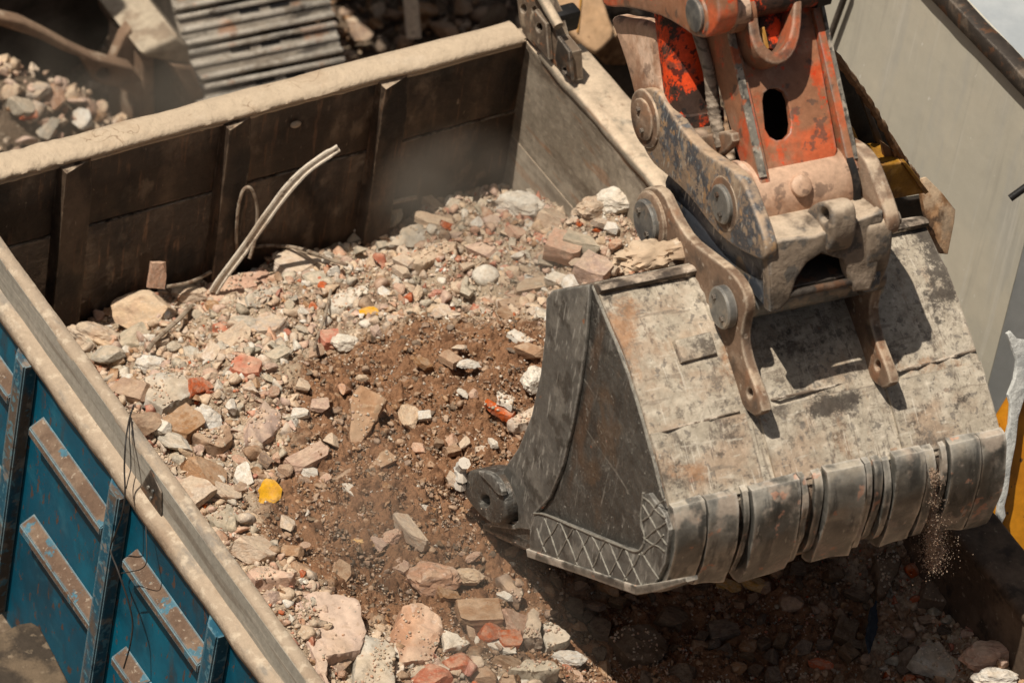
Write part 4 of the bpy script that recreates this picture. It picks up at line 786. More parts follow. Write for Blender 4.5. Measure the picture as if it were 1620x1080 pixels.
# falling sand and flung crumbs
def grains(name, pts, seed, s0, s1, cols=('brown', 'beige', 'pink')):
    rng = np.random.default_rng(seed); V, Fc = ICO[1]; n = len(pts)
    S = rng.uniform(s0, s1, n)**1.0; P = V[None]*S[:, None, None]*rng.uniform(.6, 1.3, (n, 1, 3)) + np.array(pts)[:, None, :]
    FF = (Fc[None] + (np.arange(n)*len(V))[:, None, None]).reshape(-1, 3)
    me = np_mesh(name, P.reshape(-1, 3), FF, {'tint': np.repeat(rng.random(n), len(V))}, np.repeat(rng.choice([IX[k] for k in cols], n), len(Fc)))
    for m in SF: me.materials.append(m)
    return me
tag(link('slab_crumbs', grains('slab_crumbs', CRUMBS, 8, .004, .013, ('beige', 'pink', 'beige', 'grey'))), 'crumbs of masonry lying on the larger slabs', 'crumbs', kind='stuff')
pts = []; rg = np.random.default_rng(5)
sand_top = on_axis(1474, 748, 1, -3.13); sand_bot = on_axis(1479, 892, 1, -3.13)
for i in range(22000):
    t = rg.random()**1.15; t = min(1, t*(1 + .10*rg.normal())); p = sand_top*(1 - t) + sand_bot*t; wd = (.004 + .009*t)*(1 + .5*sin(t*31) + .4*sin(t*77))*(1 if rg.random() < .85 else 2.2)
    pts.append(p + rg.normal(size=3)*np.array((wd, wd, .01)) + np.array((.006*sin(t*23), 0, 0)))
tag(link('falling_sand', grains('falling_sand', pts, 1, .0010, .0034, ('beige', 'pink', 'beige'))), 'thin stream of sand falling from the bucket heel', 'sand', kind='stuff')
pts = []
for i in range(900):
    c = on_axis(rg.normal(745, 45), rg.normal(860, 42), 1, -1.80 + rg.normal()*.12)
    if c[2] > 2.25: pts.append(c)
for i in range(260):
    c = on_axis(rg.uniform(600, 1500), rg.uniform(800, 1060), 1, -2.3 + rg.normal()*.2)
    if 2.25 < c[2] < 2.9: pts.append(c)
tag(link('flying_crumbs', grains('flying_crumbs', pts, 2, .0012, .004)), 'loose soil crumbs flying below the bucket tooth', 'soil', kind='stuff')
# ------------------------------------------------------------------ excavator
YAW = -5.67
BX = np.array([cos(radians(YAW)), sin(radians(YAW)), 0.]); BY = np.array([-sin(radians(YAW)), cos(radians(YAW)), 0.])
LIP = on_axis(765, 835, 2, 2.33)
OB = on_plane(1040, 930, LIP, BX)
exc = tag(empty('excavator', OB, radians(YAW)), 'orange excavator arm with a big worn steel bucket scooping from the truck bed', 'excavator')
MI = (Matrix.Translation(OB) @ Matrix.Rotation(radians(YAW), 4, 'Z')).inverted()
def loc(p): return np.array(MI @ Vector(p))
def L2(x, y, t): return loc(on_plane(x, y, OB + BX*t, BX))      # photo point on the plane at width t, in the excavator's frame
def xp(name, loops, t0, t1, m, par, bev=.005, sm=0):
    """plate lying across the width: outline seen at t0, thickness to t1"""
    lp = []
    for k, L in enumerate(loops):
        q = [(-L2(x, y, t0)[1], L2(x, y, t0)[2]) for x, y in L]
        lp.append(chaikin(q, sm) if k == 0 and sm else q)
    Mx = Matrix(((0, 0, -1, t0), (-1, 0, 0, 0), (0, 1, 0, 0), (0, 0, 0, 1)))
    return link(name, plate_mesh(lp, t1 - t0, Mx, bev), m, par)
def xcyl(name, x, y, t0, t1, r, m, par, prof=None, n=36):
    c = L2(x, y, t0); return cyl(name, (t0, c[1], c[2]), (t1, c[1], c[2]), prof and [(a, b*r) for a, b in prof] or [(0, r*.9), (.03, r), (1, r)], m, par, n)
def xp_at(name, L, tref, t0, t1, m, par, bev=.005, sm=0):
    q = [(-L2(x, y, tref)[1], L2(x, y, tref)[2]) for x, y in L]
    Mx = Matrix(((0, 0, -1, t0), (-1, 0, 0, 0), (0, 1, 0, 0), (0, 0, 0, 1)))
    return link(name, plate_mesh([chaikin(q, sm) if sm else q], t1 - t0, Mx, bev), m, par)
for nm, q in dict(D=(1040, 930), B=(935, 452), A=(870, 460), E=(765, 835), C=(1055, 803)).items(): print(nm, L2(*q, 0).round(3))
BW = 1.30
Cc, Bt = L2(1055, 803, 0), L2(937, 450, 0)
# right end width from the photo
def width_at(px_, ref):
    best = None
    for t in np.linspace(1.0, 1.6, 121):
        w = np.array(OB) + BX*t + BY*ref[1] + np.array((0, 0, ref[2])); d = abs(proj(w)[0] - px_)
        if best is None or d < best[0]: best = (d, t, proj(w))
    return best
print('width', width_at(1570, Cc), width_at(1470, Bt)); BW = round((width_at(1570, Cc)[1] + width_at(1468, Bt)[1])/2, 3); print('BW', BW)
bucket = empty('bucket'); bucket.parent = exc
# outline of the back and heel in the photo (left edge), top to bottom
prof_px = [(937, 450), (958, 500), (984, 560), (1012, 645), (1036, 728), (1052, 790), (1058, 815), (1058, 850), (1050, 890), (1036, 925)]
prof = [L2(x, y, 0)[1:] for x, y in catmull(prof_px, 6)]
lipP = [L2(x, y, 0)[1:] for x, y in catmull([(1036, 925), (1005, 931), (920, 902), (840, 872), (768, 838)], 4)]
full = prof + lipP[1:]
def shell(name, pr, th, t0, t1, m, par, segx=60, amp=.004, seed=0):
    """sheet with thickness th following profile pr (y,z), between widths t0 and t1; uneven from wear"""
    pr = np.array(pr); tg = np.gradient(pr, axis=0); nr = np.stack([-tg[:, 1], tg[:, 0]], -1); nr /= np.linalg.norm(nr, axis=1)[:, None]
    bm = bmesh.new(); rows = []
    for i in range(segx + 1):
        t = t0 + (t1 - t0)*i/segx; ra, rb = [], []
        for k, (p, n_) in enumerate(zip(pr, nr)):
            a = amp*noise.noise(Vector((t*5 + seed, p[0]*5, p[1]*5))) + .5*amp*noise.noise(Vector((t*14, p[0]*14 + seed, p[1]*14)))
            ra.append(bm.verts.new((t, *(p + n_*a)))); rb.append(bm.verts.new((t, *(p + n_*(a + th)))))
        rows.append((ra, rb))
    K = len(pr)
    for (A, B), (C, D) in zip(rows, rows[1:]):
        for k in range(K - 1):
            bm.faces.new((A[k], A[k+1], C[k+1], C[k])); bm.faces.new((B[k], D[k], D[k+1], B[k+1]))
        bm.faces.new((A[0], C[0], D[0], B[0])); bm.faces.new((A[-1], B[-1], D[-1], C[-1]))
    for A, B in (rows[0], rows[-1]):
        for k in range(K - 1): bm.faces.new((A[k], B[k], B[k+1], A[k+1]))
    return link(name, from_bm(bm, name, 35), m, par)
# which side is inside: the mouth is at larger y
_t = np.array(prof[1]) - np.array(prof[0]); _n = np.array((-_t[1], _t[0])); INS = 1 if _n[0] > 0 else -1
nb_ = 37
def outw(pr, d=.009):
    pr = np.array(pr); tg = np.gradient(pr, axis=0); nr = np.stack([-tg[:, 1], tg[:, 0]], -1); nr /= np.linalg.norm(nr, axis=1)[:, None]; return pr - nr*INS*d
back = shell('back_plate', outw(prof[:nb_]), .022*INS, .004, BW - .004, MT['bucket_back'], bucket, 90, .006)
shell('heel', outw(prof[nb_-7:] + lipP[1:], .006), .02*INS, .006, BW - .006, MT['heel'], bucket, 90, .006, 3)
def stain(o):
    me = o.data; v = np.array([v.co[:] for v in me.vertices]); wv = v@np.array(MI.inverted().to_3x3()).T + np.array(OB); X, Y = proj_n(wv); a = np.zeros(len(v))
    for cx, cy, rx, ry, w_ in STAINS: a += w_*np.exp(-(((X - cx)/rx)**2 + ((Y - cy)/ry)**2))
    at = me.attributes.new('stain', 'FLOAT', 'POINT'); at.data.foreach_set('value', a.astype(np.float32))
    b_ = np.zeros(len(v))
    for cx, cy, rx, ry, w_ in RUSTS: b_ += w_*np.exp(-(((X - cx)/rx)**2 + ((Y - cy)/ry)**2))
    at = me.attributes.new('rust', 'FLOAT', 'POINT'); at.data.foreach_set('value', b_.astype(np.float32))
STAINS = [(1490, 420, 40, 130, .75), (1440, 360, 60, 30, .5), (1300, 645, 45, 28, .8), (1345, 625, 30, 20, .6), (1240, 540, 60, 40, .5), (1100, 590, 30, 40, .35), (1030, 445, 70, 14, .9), (960, 470, 20, 30, .5), (1525, 640, 20, 60, .5), (1130, 470, 40, 30, .4), (1190, 750, 60, 25, .3), (1400, 660, 40, 30, .35), (1075, 740, 25, 40, .4)]
RUSTS = [(985, 520, 40, 60, .8), (1010, 620, 40, 40, .4), (1090, 745, 40, 25, .7), (1430, 580, 40, 20, .6), (1500, 580, 40, 60, .45), (1150, 560, 20, 60, .6), (1310, 700, 60, 20, .3)]
stain(back)
# lower overlay sheet between the ears, with its raised seam
def pos_at(frac):    # point on profile by arc length
    P = np.array(prof); s = np.r_[0, np.cumsum(np.linalg.norm(np.diff(P, axis=0), axis=1))]; s /= s[-1]
    return np.array([np.interp(frac, s, P[:, 0]), np.interp(frac, s, P[:, 1])])
def frac_of(px_, py_):
    q = L2(px_, py_, 0)[1:]; P = np.array(prof); k = np.argmin(np.linalg.norm(P - q, axis=1)); s = np.r_[0, np.cumsum(np.linalg.norm(np.diff(P, axis=0), axis=1))]; return s[k]/s[-1]
f_seam, f_strip, f_top = frac_of(1026, 688), frac_of(1054, 798), .0
print('fr', f_seam, f_strip)
def overlay(name, t0, t1, f0, f1, m, off=.010, segx=20, par=None, n=24, seed=1, amp=.003):
    pr = [pos_at(f0 + (f1 - f0)*i/n) for i in range(n + 1)]; pr = np.array(pr); tg = np.gradient(pr, axis=0); nr = np.stack([-tg[:, 1], tg[:, 0]], -1); nr /= np.linalg.norm(nr, axis=1)[:, None]
    return shell(name, pr - nr*INS*off, (off - .001)*INS, t0, t1, m, par or bucket, segx, amp, seed)
TE0, TE1, TF0, TF1 = .335, .370, .785, .820
for a, b in ((.002, TE0 - .004), (TE1 + .004, TF0 - .004), (TF1 + .004, BW - .002)):
    stain(overlay('wear_sheet', a, b, f_seam, f_strip + .02, MT['bucket_back'], .018, 30, seed=a*9))
# reinforcing edge bands down each side of the back
# heel wear strips
x_of = lambda px_: (px_ - 1055)/(1570 - 1055)*BW
f_end = 1.0
PF = [np.array(p) for p in prof] + [np.array(p) for p in lipP[1:3]]
def strip(pxa, pxb, drop=0, off=.026, m=None):
    drop += .05 if pxa < 1060 else .02
    P = np.array(PF); s = np.r_[0, np.cumsum(np.linalg.norm(np.diff(P, axis=0), axis=1))]; tot = s[-1]
    L0 = f_strip*s[len(prof) - 1]; L1 = tot - drop; n = 20
    pr = np.array([[np.interp(L0 + (L1 - L0)*i/n, s, P[:, 0]), np.interp(L0 + (L1 - L0)*i/n, s, P[:, 1])] for i in range(n + 1)])
    tg = np.gradient(pr, axis=0); nr = np.stack([-tg[:, 1], tg[:, 0]], -1); nr /= np.linalg.norm(nr, axis=1)[:, None]
    # fat end at the top, thin at the bottom, rounded ends
    o = off*np.minimum(1, np.minimum((np.arange(n + 1) + .6)/1.2, (n - np.arange(n + 1) + .5)/2.5))
    return shell('wear_strip', pr - nr*INS*(o[:, None] + .006), (off*.9)*INS, x_of(pxa), x_of(pxb), m or MT['worn_steel'], bucket, 14, .013, pxa)
for a, b, d, of in ((1055, 1102, 0, .038), (1105, 1150, .02, .040), (1162, 1170, .04, .022), (1174, 1246, .01, .042), (1249, 1258, .03, .03), (1272, 1284, .05, .02), (1287, 1346, .01, .042), (1349, 1358, .03, .03), (1364, 1376, .06, .02), (1380, 1390, .05, .026), (1394, 1440, .01, .042), (1443, 1458, .03, .03), (1470, 1478, .05, .02), (1481, 1527, .01, .040), (1530, 1570, .0, .038)):
    strip(a, b, d, of)
# lower sill bar below the strips
bl = [np.array(p) for p in lipP[:4]]
# top edge of the mouth: rounded bar across, behind the back plate's top
top_px = [(866, 474), (872, 462), (884, 457), (937, 447), (948, 452), (952, 462), (944, 470), (900, 476), (872, 486)]
xp('top_bar', [top_px], .002, BW - .002, MT['mouth'], bucket, .006, 1)
# the lip of dust and crumbs on the top
# left and right cheek plates
cheek = [(866, 470), (872, 461), (937, 450), (958, 500), (984, 560), (1012, 645), (1036, 728), (1052, 790), (1058, 815), (1058, 850), (1050, 890), (1036, 925), (1005, 931), (920, 902), (840, 872), (768, 838), (762, 828), (790, 826), (812, 832), (821, 822), (820, 800), (812, 776), (797, 744), (820, 708), (842, 655), (856, 590), (863, 530)]
bar = [(864, 472), (874, 459), (932, 450), (930, 490), (926, 540), (918, 600), (906, 668), (890, 735), (870, 786), (846, 812), (838, 838), (822, 836), (812, 838), (764, 830), (790, 822), (812, 830), (820, 822), (819, 800), (811, 776), (795, 744), (820, 708), (841, 655), (855, 590), (862, 530)]
for t, s in ((0, 1), (BW - .03, 1)):
    xp('side_plate', [cheek], t, t + .03, MT['bucket_side'], bucket, .004)
xp('side_bar', [bar], -.014, .001, MT['bucket_bar'], bucket, .005)
xp('side_bar', [bar], BW, BW + .014, MT['bucket_bar'], bucket, .005)
wearp = [(846, 812), (866, 816), (920, 838), (975, 861), (1008, 872), (1020, 852), (1014, 820), (1018, 782), (1026, 780), (1050, 812), (1058, 838), (1052, 890), (1036, 923), (1005, 929), (920, 899), (838, 868), (838, 835)]
wp = xp('wear_plate', [wearp], -.016, .001, MT['bucket_bar'], bucket, .003)
xp('skid_edge', [[(832, 868), (920, 897), (1005, 926), (1034, 922), (1085, 913), (1086, 920), (1036, 936), (1006, 941), (920, 910), (834, 881)]], -.022, .02, MT['worn_steel'], bucket, .004)
def weld(pts, r=.0045, t=-.017, par=None, m='weld'):
    P = catmull([L2(x, y, t) + np.array((0, rg.normal()*.002, rg.normal()*.002)) for x, y in pts], 5)
    return link('weld_bead', from_bm((lambda bm: (bm_tube(bm, P, [r*(.75 + .5*rg.random()) for _ in P], 6), bm)[1])(bmesh.new()), 'weld_bead'), MT[m], par or bucket)
bm = bmesh.new()
for (a, b) in [((862, 818), (884, 884)), ((886, 826), (914, 893)), ((912, 836), (940, 902)), ((938, 848), (966, 911)), ((964, 858), (992, 920)), ((990, 868), (1016, 926)), ((850, 836), (864, 874)), ((880, 884), (906, 836)), ((908, 893), (932, 846)), ((936, 902), (958, 856)), ((962, 912), (986, 868)), ((988, 920), (1012, 878)), ((856, 872), (882, 826)),
                ((1018, 786), (1052, 818)), ((1016, 824), (1052, 790)), ((1016, 800), (1054, 860)), ((1018, 850), (1052, 872)), ((1014, 872), (1042, 916)), ((1020, 850), (1054, 826)), ((1016, 876), (1050, 846))]:
    P = catmull([L2(a[0] + (b[0] - a[0])*t, a[1] + (b[1] - a[1])*t, -.017) + np.array((0, rg.normal()*.003, rg.normal()*.003)) for t in (0, .33, .66, 1)], 4)
    bm_tube(bm, P, [.0028*(.6 + .8*rg.random()) for _ in P], 6)
link('hardfacing_weld', from_bm(bm, 'hardfacing_weld'), MT['weld'], bucket)
weld([(846, 812), (866, 816), (920, 838), (975, 861), (1008, 872), (1020, 852), (1014, 820), (1018, 780)], .004)
weld([(937, 452), (958, 502), (984, 562), (1011, 645), (1034, 726), (1050, 788)], .005, .0)
weld([(932, 452), (930, 490), (926, 540), (918, 600), (906, 668), (890, 735), (868, 788), (846, 812)], .004, -.004, m='edge_steel')
# tooth and its shank beyond the cheek
xp('tooth', [[(728, 762), (733, 748), (748, 742), (770, 745), (786, 758), (797, 780), (800, 806), (796, 826), (786, 832), (768, 824), (748, 804), (735, 784)], circle((766, 792), 8, 14, 9)], -.05, .05, MT['bucket_side'], bucket, .012, 1)
xp('tooth', [[(752, 744), (772, 746), (787, 760), (796, 784), (786, 782), (774, 765)]], -.062, -.04, MT['bucket_bar'], bucket, .004, 1)
for t in (.30, .56, .82, 1.08):
    xp_at('tooth', [(690, 800), (706, 792), (740, 806), (790, 826), (788, 846), (740, 832)], -.05, t - .05, t + .05, MT['worn_steel'], bucket, .01, 1)
xp('lip_plate', [[(764, 828), (850, 856), (850, 866), (764, 838)]], .0, BW, MT['worn_steel'], bucket, .004)
rag = [L2(x, y, -.06) for x, y in ((729, 770), (731, 754), (728, 742), (735, 732))]
bm = bmesh.new(); bm_tube(bm, catmull(rag, 4), [.016 + .008*rg.random() for _ in range(13)], 7); tag(link('rag', from_bm(bm, 'rag'), ST['white']), 'white scrap of rag caught on the bucket tooth', 'rag')
bpy.data.objects['rag'].matrix_world = MI.inverted()
# small rectangular pad on the back, and creases
def on_back(px_, py_):
    """photo point on the back plate (piecewise in profile), in excavator coordinates"""
    best = None
    for t in np.linspace(0, BW, 131):
        q = L2(px_, py_, t)[1:]; P = np.array(prof)
        d = np.min(np.linalg.norm(P - q, axis=1))
        if best is None or d < best[0]: best = (d, t, q)
    return best[1], best[2]
def lay(name, loops_px, th, m, par, bev=.004):
    """thin raised plate lying on the back plate"""
    A = [(lambda tq: np.array((tq[0], *tq[1])))(on_back(*q)) for q in loops_px[0]]
    c = np.mean(A, 0); dirp = np.array(pos_at(.42)) - np.array(pos_at(.5)); v = np.array((0, dirp[0], dirp[1])); u = np.array((1., 0, 0))
    Mx = frame(c, u, v); n = np.array([Mx[i][2] for i in range(3)]); U = u; V = np.array([Mx[i][1] for i in range(3)])
    k = 1 if n[1] < 0 else -1
    lp = [[((p - c)@U, (p - c)@V) for p in A]]
    me = plate_mesh(lp, th, Matrix.Translation(n*k*th*.8) @ Mx if k > 0 else Matrix.Translation(-n*th*.1) @ Mx, bev)
    return link(name, me, m, par)
lay('pad_plate', [[(1064, 541), (1120, 527), (1129, 563), (1073, 577)]], .034, MT['bucket_back'], bucket)
for tt in (.28, .62, 1.0, 1.15): 
    pass
# ---- ears (bucket hinge plates)
ear = [(1010, 306), (1022, 296), (1036, 296), (1048, 305), (1058, 326), (1070, 350), (1088, 378), (1116, 400), (1148, 424), (1166, 442), (1178, 466), (1182, 488), (1176, 508), (1172, 534), (1176, 560), (1184, 586), (1194, 612), (1204, 638), (1206, 654), (1190, 660), (1158, 620), (1140, 560), (1112, 500), (1086, 450), (1062, 410), (1040, 402), (1020, 382), (1011, 345)]
for t0, t1 in ((TE0, TE1), (TF0, TF1)):
    dx = (t0 - TE0)
    def sh(L): return [(x, y) for x, y in L]
    q = [(-L2(x, y, TE0)[1], L2(x, y, TE0)[2]) for x, y in ear]; hole = [(-L2(x, y, TE0)[1], L2(x, y, TE0)[2]) for x, y in circle((1186, 622), 4.5, 14, 8)]
    Mx = Matrix(((0, 0, -1, t0), (-1, 0, 0, 0), (0, 1, 0, 0), (0, 0, 0, 1)))
    e = link('ear', plate_mesh([chaikin(q, 1), hole], t1 - t0, Mx, .006), MT['ear'], bucket)
    for (x, y, r) in ((1033, 349, .074), (1152, 484, .068)):
        c = L2(x, y, TE0); bmn = 'pin'
        s = -1 if t0 == TE0 else 1; base = t0 if s < 0 else t1
        if r > .07: cyl('ear_boss', (base + .001, c[1], c[2]), (base + s*.016, c[1], c[2]), [(0, .098), (.7, .096), (1, .088), (1, .07)], MT['ear'], bucket, 36)
        for k_ in (.5, 3.6):
            y_, z_ = c[1] + r*.55*cos(k_), c[2] + r*.55*sin(k_); cyl('bolt', (base + s*.03, y_, z_), (base + s*.042, y_, z_), [(0, .011), (1, .010)], MT['dark_steel'], bucket, 6)
        cyl('pin', (base, c[1], c[2]), (base + s*.034, c[1], c[2]), [(0, r*.9), (.1, r), (.85, r), (1, r*.93)], MT['pin'], bucket, 36)
for (x, y) in ((1033, 347), (1153, 484)):
    c = L2(x, y, TE0); cyl('cross_pin', (TE1, c[1], c[2]), (TF0, c[1], c[2]), [(0, .05), (1, .05)], MT['pin'], bucket)
for dt in (0, TF0 - TE0):     # fillet weld where each ear meets the back
    P = [(lambda tq: np.array((tq[0] + dt, *tq[1])))(on_back(x, y)) for x, y in catmull([(1086, 432), (1112, 470), (1138, 512), (1158, 560), (1172, 605), (1190, 645), (1206, 664), (1212, 676)], 4)]
    bm = bmesh.new(); bm_tube(bm, P, [.016*(.8 + .4*rg.random()) for _ in P[:-1]] + [.008], 8); link('weld_fillet', from_bm(bm, 'weld_fillet'), MT['bucket_back'], bucket)
for a_, b_ in (((1028, 686), (1166, 650)), ((1216, 632), (1357, 600)), ((1416, 588), (1540, 553))):   # bead along the overlay sheets' top edge
    P = [(lambda tq: np.array((tq[0], *tq[1])))(on_back(a_[0] + (b_[0] - a_[0])*k/12, a_[1] + (b_[1] - a_[1])*k/12)) for k in range(13)]
    bm = bmesh.new(); bm_tube(bm, [p + np.array((0, -.0125, .0095)) for p in P], [.0042*(.8 + .4*rg.random()) for _ in P], 7); link('weld_seam', from_bm(bm, 'weld_seam'), MT['mouth'], bucket)
# dirt lying on the bucket's top edge beside the ear
tq = on_back(1050, 418); bm = bmesh.new(); r_ = bmesh.ops.create_icosphere(bm, subdivisions=4, radius=1)
for v in r_['verts']:
    q = Vector((v.co.x*.12, v.co.y*.05, v.co.z*.034)); v.co = q*(1 + .4*noise.noise(q*22) + .3*noise.noise(q*60) + .2*noise.noise(q*140)) + Vector((tq[0] - .02, tq[1][0] + .05, tq[1][1] + .0))
mound = link('dirt_mound', from_bm(bm, 'dirt_mound', 60), ST['beige']); mound.matrix_world = MI.inverted()
tag(mound, 'small mound of pale dirt lying on the bucket top edge beside the ear', 'dirt')
# ---- quick coupler
cp = empty('coupler'); cp.parent = exc
up = [(1003, 160), (1010, 143), (1026, 138), (1042, 146), (1056, 172), (1082, 210), (1108, 238), (1136, 256), (1160, 270), (1178, 292), (1190, 325), (1204, 362), (1212, 390), (1210, 412), (1196, 410), (1150, 385), (1120, 352), (1092, 312), (1060, 282), (1030, 258), (1012, 222)]
lo = [(1050, 278), (1072, 276), (1110, 318), (1150, 358), (1190, 392), (1216, 420), (1226, 460), (1223, 496), (1210, 486), (1170, 442), (1120, 400), (1075, 352), (1056, 318)]
TU0, TU1, TL0, TL1 = .345, .388, .392, .43
TM0, TM1 = .765, .815
xp_at('side_link', up, TU0, TU0, TU1, MT['link_blue'], cp, .009, 2); xp_at('side_link', up, TU0, TM0, TM1, MT['ear'], cp, .009, 2)
xp_at('lower_jaw', lo, TL0, TL0, TL1, MT['steel_blue'], cp, .006, 1); xp_at('lower_jaw', lo, TL0, TM0 - .05, TM0, MT['steel_blue'], cp, .006, 1)
for x, y, r in ((1022, 188, .068), (1146, 322, .062)):
    c = L2(x, y, TU0)
    cyl('link_boss', (TU0 + .002, c[1], c[2]), (TU0 - (.008 if r > .065 else .0025), c[1], c[2]), [(0, r*1.42), (.8, r*1.38), (1, r*1.28), (1, r)], MT['ear'], cp, 36)
    for k_ in (.9, 4.0):
        y_, z_ = c[1] + r*.5*cos(k_), c[2] + r*.5*sin(k_); cyl('bolt', (TU0 - .016, y_, z_), (TU0 - .027, y_, z_), [(0, .009), (1, .008)], MT['dark_steel'], cp, 6)
    cyl('pin', (TU0, c[1], c[2]), (TU0 - .018, c[1], c[2]), [(0, r), (.8, r), (1, r*.92)], MT['ear'] if r > .065 else MT['pin'], cp, 36)
    cyl('pin', (TM1, c[1], c[2]), (TM1 + .03, c[1], c[2]), [(0, r), (.8, r), (1, r*.92)], MT['hood'], cp, 36)
# hood between the side plates
hp = [(1164, 338), (1190, 350), (1212, 372), (1222, 392), (1224, 440), (1222, 492), (1214, 494), (1212, 400), (1200, 382), (1160, 356)]
TH0, TH1 = .375, .835
xp_at('hood_top', [(1166, 336), (1194, 352), (1214, 372), (1222, 394), (1213, 404), (1200, 384), (1160, 352)], TH0, TH0, TH1, MT['hood'], cp, .012, 1)
A_, B_ = L2(1222, 392, TH0), L2(1221, 494, TH0); ux = np.array((1., 0, 0)); vv = A_ - B_
Mx = frame(A_, ux, vv); nH = np.array([Mx[i][2] for i in range(3)])
def hood_pt(x, y):
    Aw, nw = np.array(MI.inverted() @ Vector(A_)), np.array(MI.inverted().to_3x3() @ Vector(nH)); return loc(on_plane(x, y, Aw, nw))
print('hood normal', nH)
def hplate(name, loops, th, m, par, off=0, bev=.008, sm=0):
    U = ux; V = np.array([Mx[i][1] for i in range(3)]); out = []
    for k, L in enumerate(loops):
        q = [((hood_pt(x, y) - A_)@U, (hood_pt(x, y) - A_)@V) for x, y in L]; out.append(chaikin(q, sm) if sm else q)
    k = 1 if nH[1] < 0 else -1
    return link(name, plate_mesh(out, th, Matrix.Translation(nH*k*off) @ Mx if k > 0 else Matrix.Translation(-nH*off + nH*th) @ Mx, bev), m, par)
hplate('hood_front', [[(1216, 388), (1240, 378), (1290, 374), (1345, 352), (1398, 334), (1398, 380), (1388, 432), (1378, 460), (1352, 462), (1342, 436), (1336, 412), (1300, 402), (1278, 416), (1262, 440), (1250, 476), (1236, 490), (1219, 494)]], .05, MT['hood'], cp, .0, .010)
hplate('inner_block', [[(1256, 430), (1330, 405), (1345, 455), (1256, 478)]], .08, MT['dark_steel'], cp, -.16)
hplate('inner_step', [[(1300, 440), (1330, 430), (1336, 452), (1300, 462)]], .05, MT['hood'], cp, -.12)
c = L2(1232, 488, TH0 + .02); cyl('lock_bar', (TH0 + .02, c[1] + .03, c[2] + .02), (TH1 - .1, c[1] + .03, c[2] + .02), [(0, .013), (1, .013)], MT['dark_steel'], cp)
bm = bmesh.new(); c0, c1 = L2(1224, 486, TH0), L2(1180, 440, TH0); bm_box(bm, (TH0 + .03, c0[1] + .05, c0[2] - .03), (TH1 - .05, c0[1] + .30, c0[2] + .02), .01); link('base_plate', from_bm(bm, 'base_plate'), MT['dark_steel'], cp)
bm = bmesh.new(); q = L2(1190, 380, TH0); bm_box(bm, (TH0 + .04, q[1] + .02, q[2] - .20), (TH1 - .05, q[1] + .22, q[2] - .05), .01); link('core', from_bm(bm, 'core'), MT['dark_steel'], cp)
# lifting eye and the hooked nose to its right
TLg = .56
xp('lifting_eye', [[(1268, 388), (1266, 352), (1274, 332), (1290, 320), (1304, 319), (1314, 328), (1318, 346), (1318, 374), (1310, 402), (1296, 398)], circle((1303, 341), 7, 16, 11)], TLg, TLg + .085, MT['hood'], cp, .012, 2)
xp('nose', [[(1336, 356), (1352, 340), (1366, 344), (1374, 368), (1372, 410), (1362, 444), (1350, 462), (1338, 446), (1336, 400)]], .70, .79, MT['hood'], cp, .014, 2)
xp('nose', [[(1352, 440), (1366, 428), (1378, 440), (1374, 462), (1358, 470), (1348, 458)]], .76, .825, MT['hood'], cp, .012, 2)
# ---- stick (arm)
sk = empty('stick'); sk.parent = exc
TS0, TS1 = .43, .76
axis_p = L2(1146, 322, TU0); 
xc_ = lambda t0, t1, r, m, nm, par, prof=None: cyl(nm, (t0, axis_p[1], axis_p[2]), (t1, axis_p[1], axis_p[2]), prof or [(0, r*.94), (.03, r), (.97, r), (1, r*.94)], m, par, 48)
xc_(TU1 + .004, TM0 - .004, .118, MT['orange_dusty'], 'boss_barrel', sk)
xc_(TU1 + .001, TU1 + .02, .124, MT['orange_dusty'], 'boss_ring', sk); xc_(TM0 - .035, TM0 - .012, .127, MT['black'], 'seal_ring', sk)
# front plate plane: along the left flange edge
f0, f1 = L2(1205, 286, TS0), L2(1150, 40, TS0); fdir = f1 - f0; fdir /= np.linalg.norm(fdir)
Ms = frame(f0, ux, fdir); nS = np.array([Ms[i][2] for i in range(3)]); VS = np.array([Ms[i][1] for i in range(3)])
kS = 1 if nS[1] < 0 else -1
print('stick dir', fdir, 'normal', nS)
MW = MI.inverted()
def stick_pt(x, y, off=0):
    pw = np.array(MW @ Vector(f0 + nS*kS*off)); nw = np.array(MW.to_3x3() @ Vector(nS)); return loc(on_plane(x, y, pw, nw))
def splate(name, loops, th, m, par, off=0, bev=.005, sm=0):
    """plate parallel to the stick's front; its face at off in front of the flange plane"""
    out = []; o = f0 + nS*kS*off
    for k, L in enumerate(loops):
        q = [((stick_pt(x, y, off) - o)@ux, (stick_pt(x, y, off) - o)@VS) for x, y in L]; out.append(chaikin(q, sm) if sm and k == 0 else q)
    M_ = Matrix.Translation(Vector(nS*kS*off)) @ Ms
    if kS < 0: M_ = M_ @ Matrix.Translation((0, 0, th))
    return link(name, plate_mesh(out, th, M_, bev), m, par)
slot = [(1207, 160), (1209, 148), (1218, 140), (1230, 139), (1241, 145), (1247, 158), (1252, 195), (1250, 210), (1241, 220), (1229, 222), (1218, 216), (1211, 204)]
splate('front_plate', [[(1150, -120), (1255, -140), (1325, 236), (1318, 262), (1212, 282), (1200, 278)], slot], .025, MT['orange'], sk, -.02)
def flange(name, t0, t1, m):
    P0 = [f0 + fdir*(-.02), f0 + fdir*1.0]; d = -nS*kS
    Q = [P0[0] + d*.0, P0[1], P0[1] + d*.24, P0[0] + fdir*.05 + d*.10]
    Mx_ = Matrix(((0, 0, -1, t0), (-1, 0, 0, 0), (0, 1, 0, 0), (0, 0, 0, 1)))
    return link(name, plate_mesh([[(-q[1], q[2]) for q in Q]], t1 - t0, Mx_, .004), m, sk)
flange('stick_side', TS0 - .005, TS0 + .03, MT['orange']); flange('stick_side', TS1 - .03, TS1 + .005, MT['orange'])
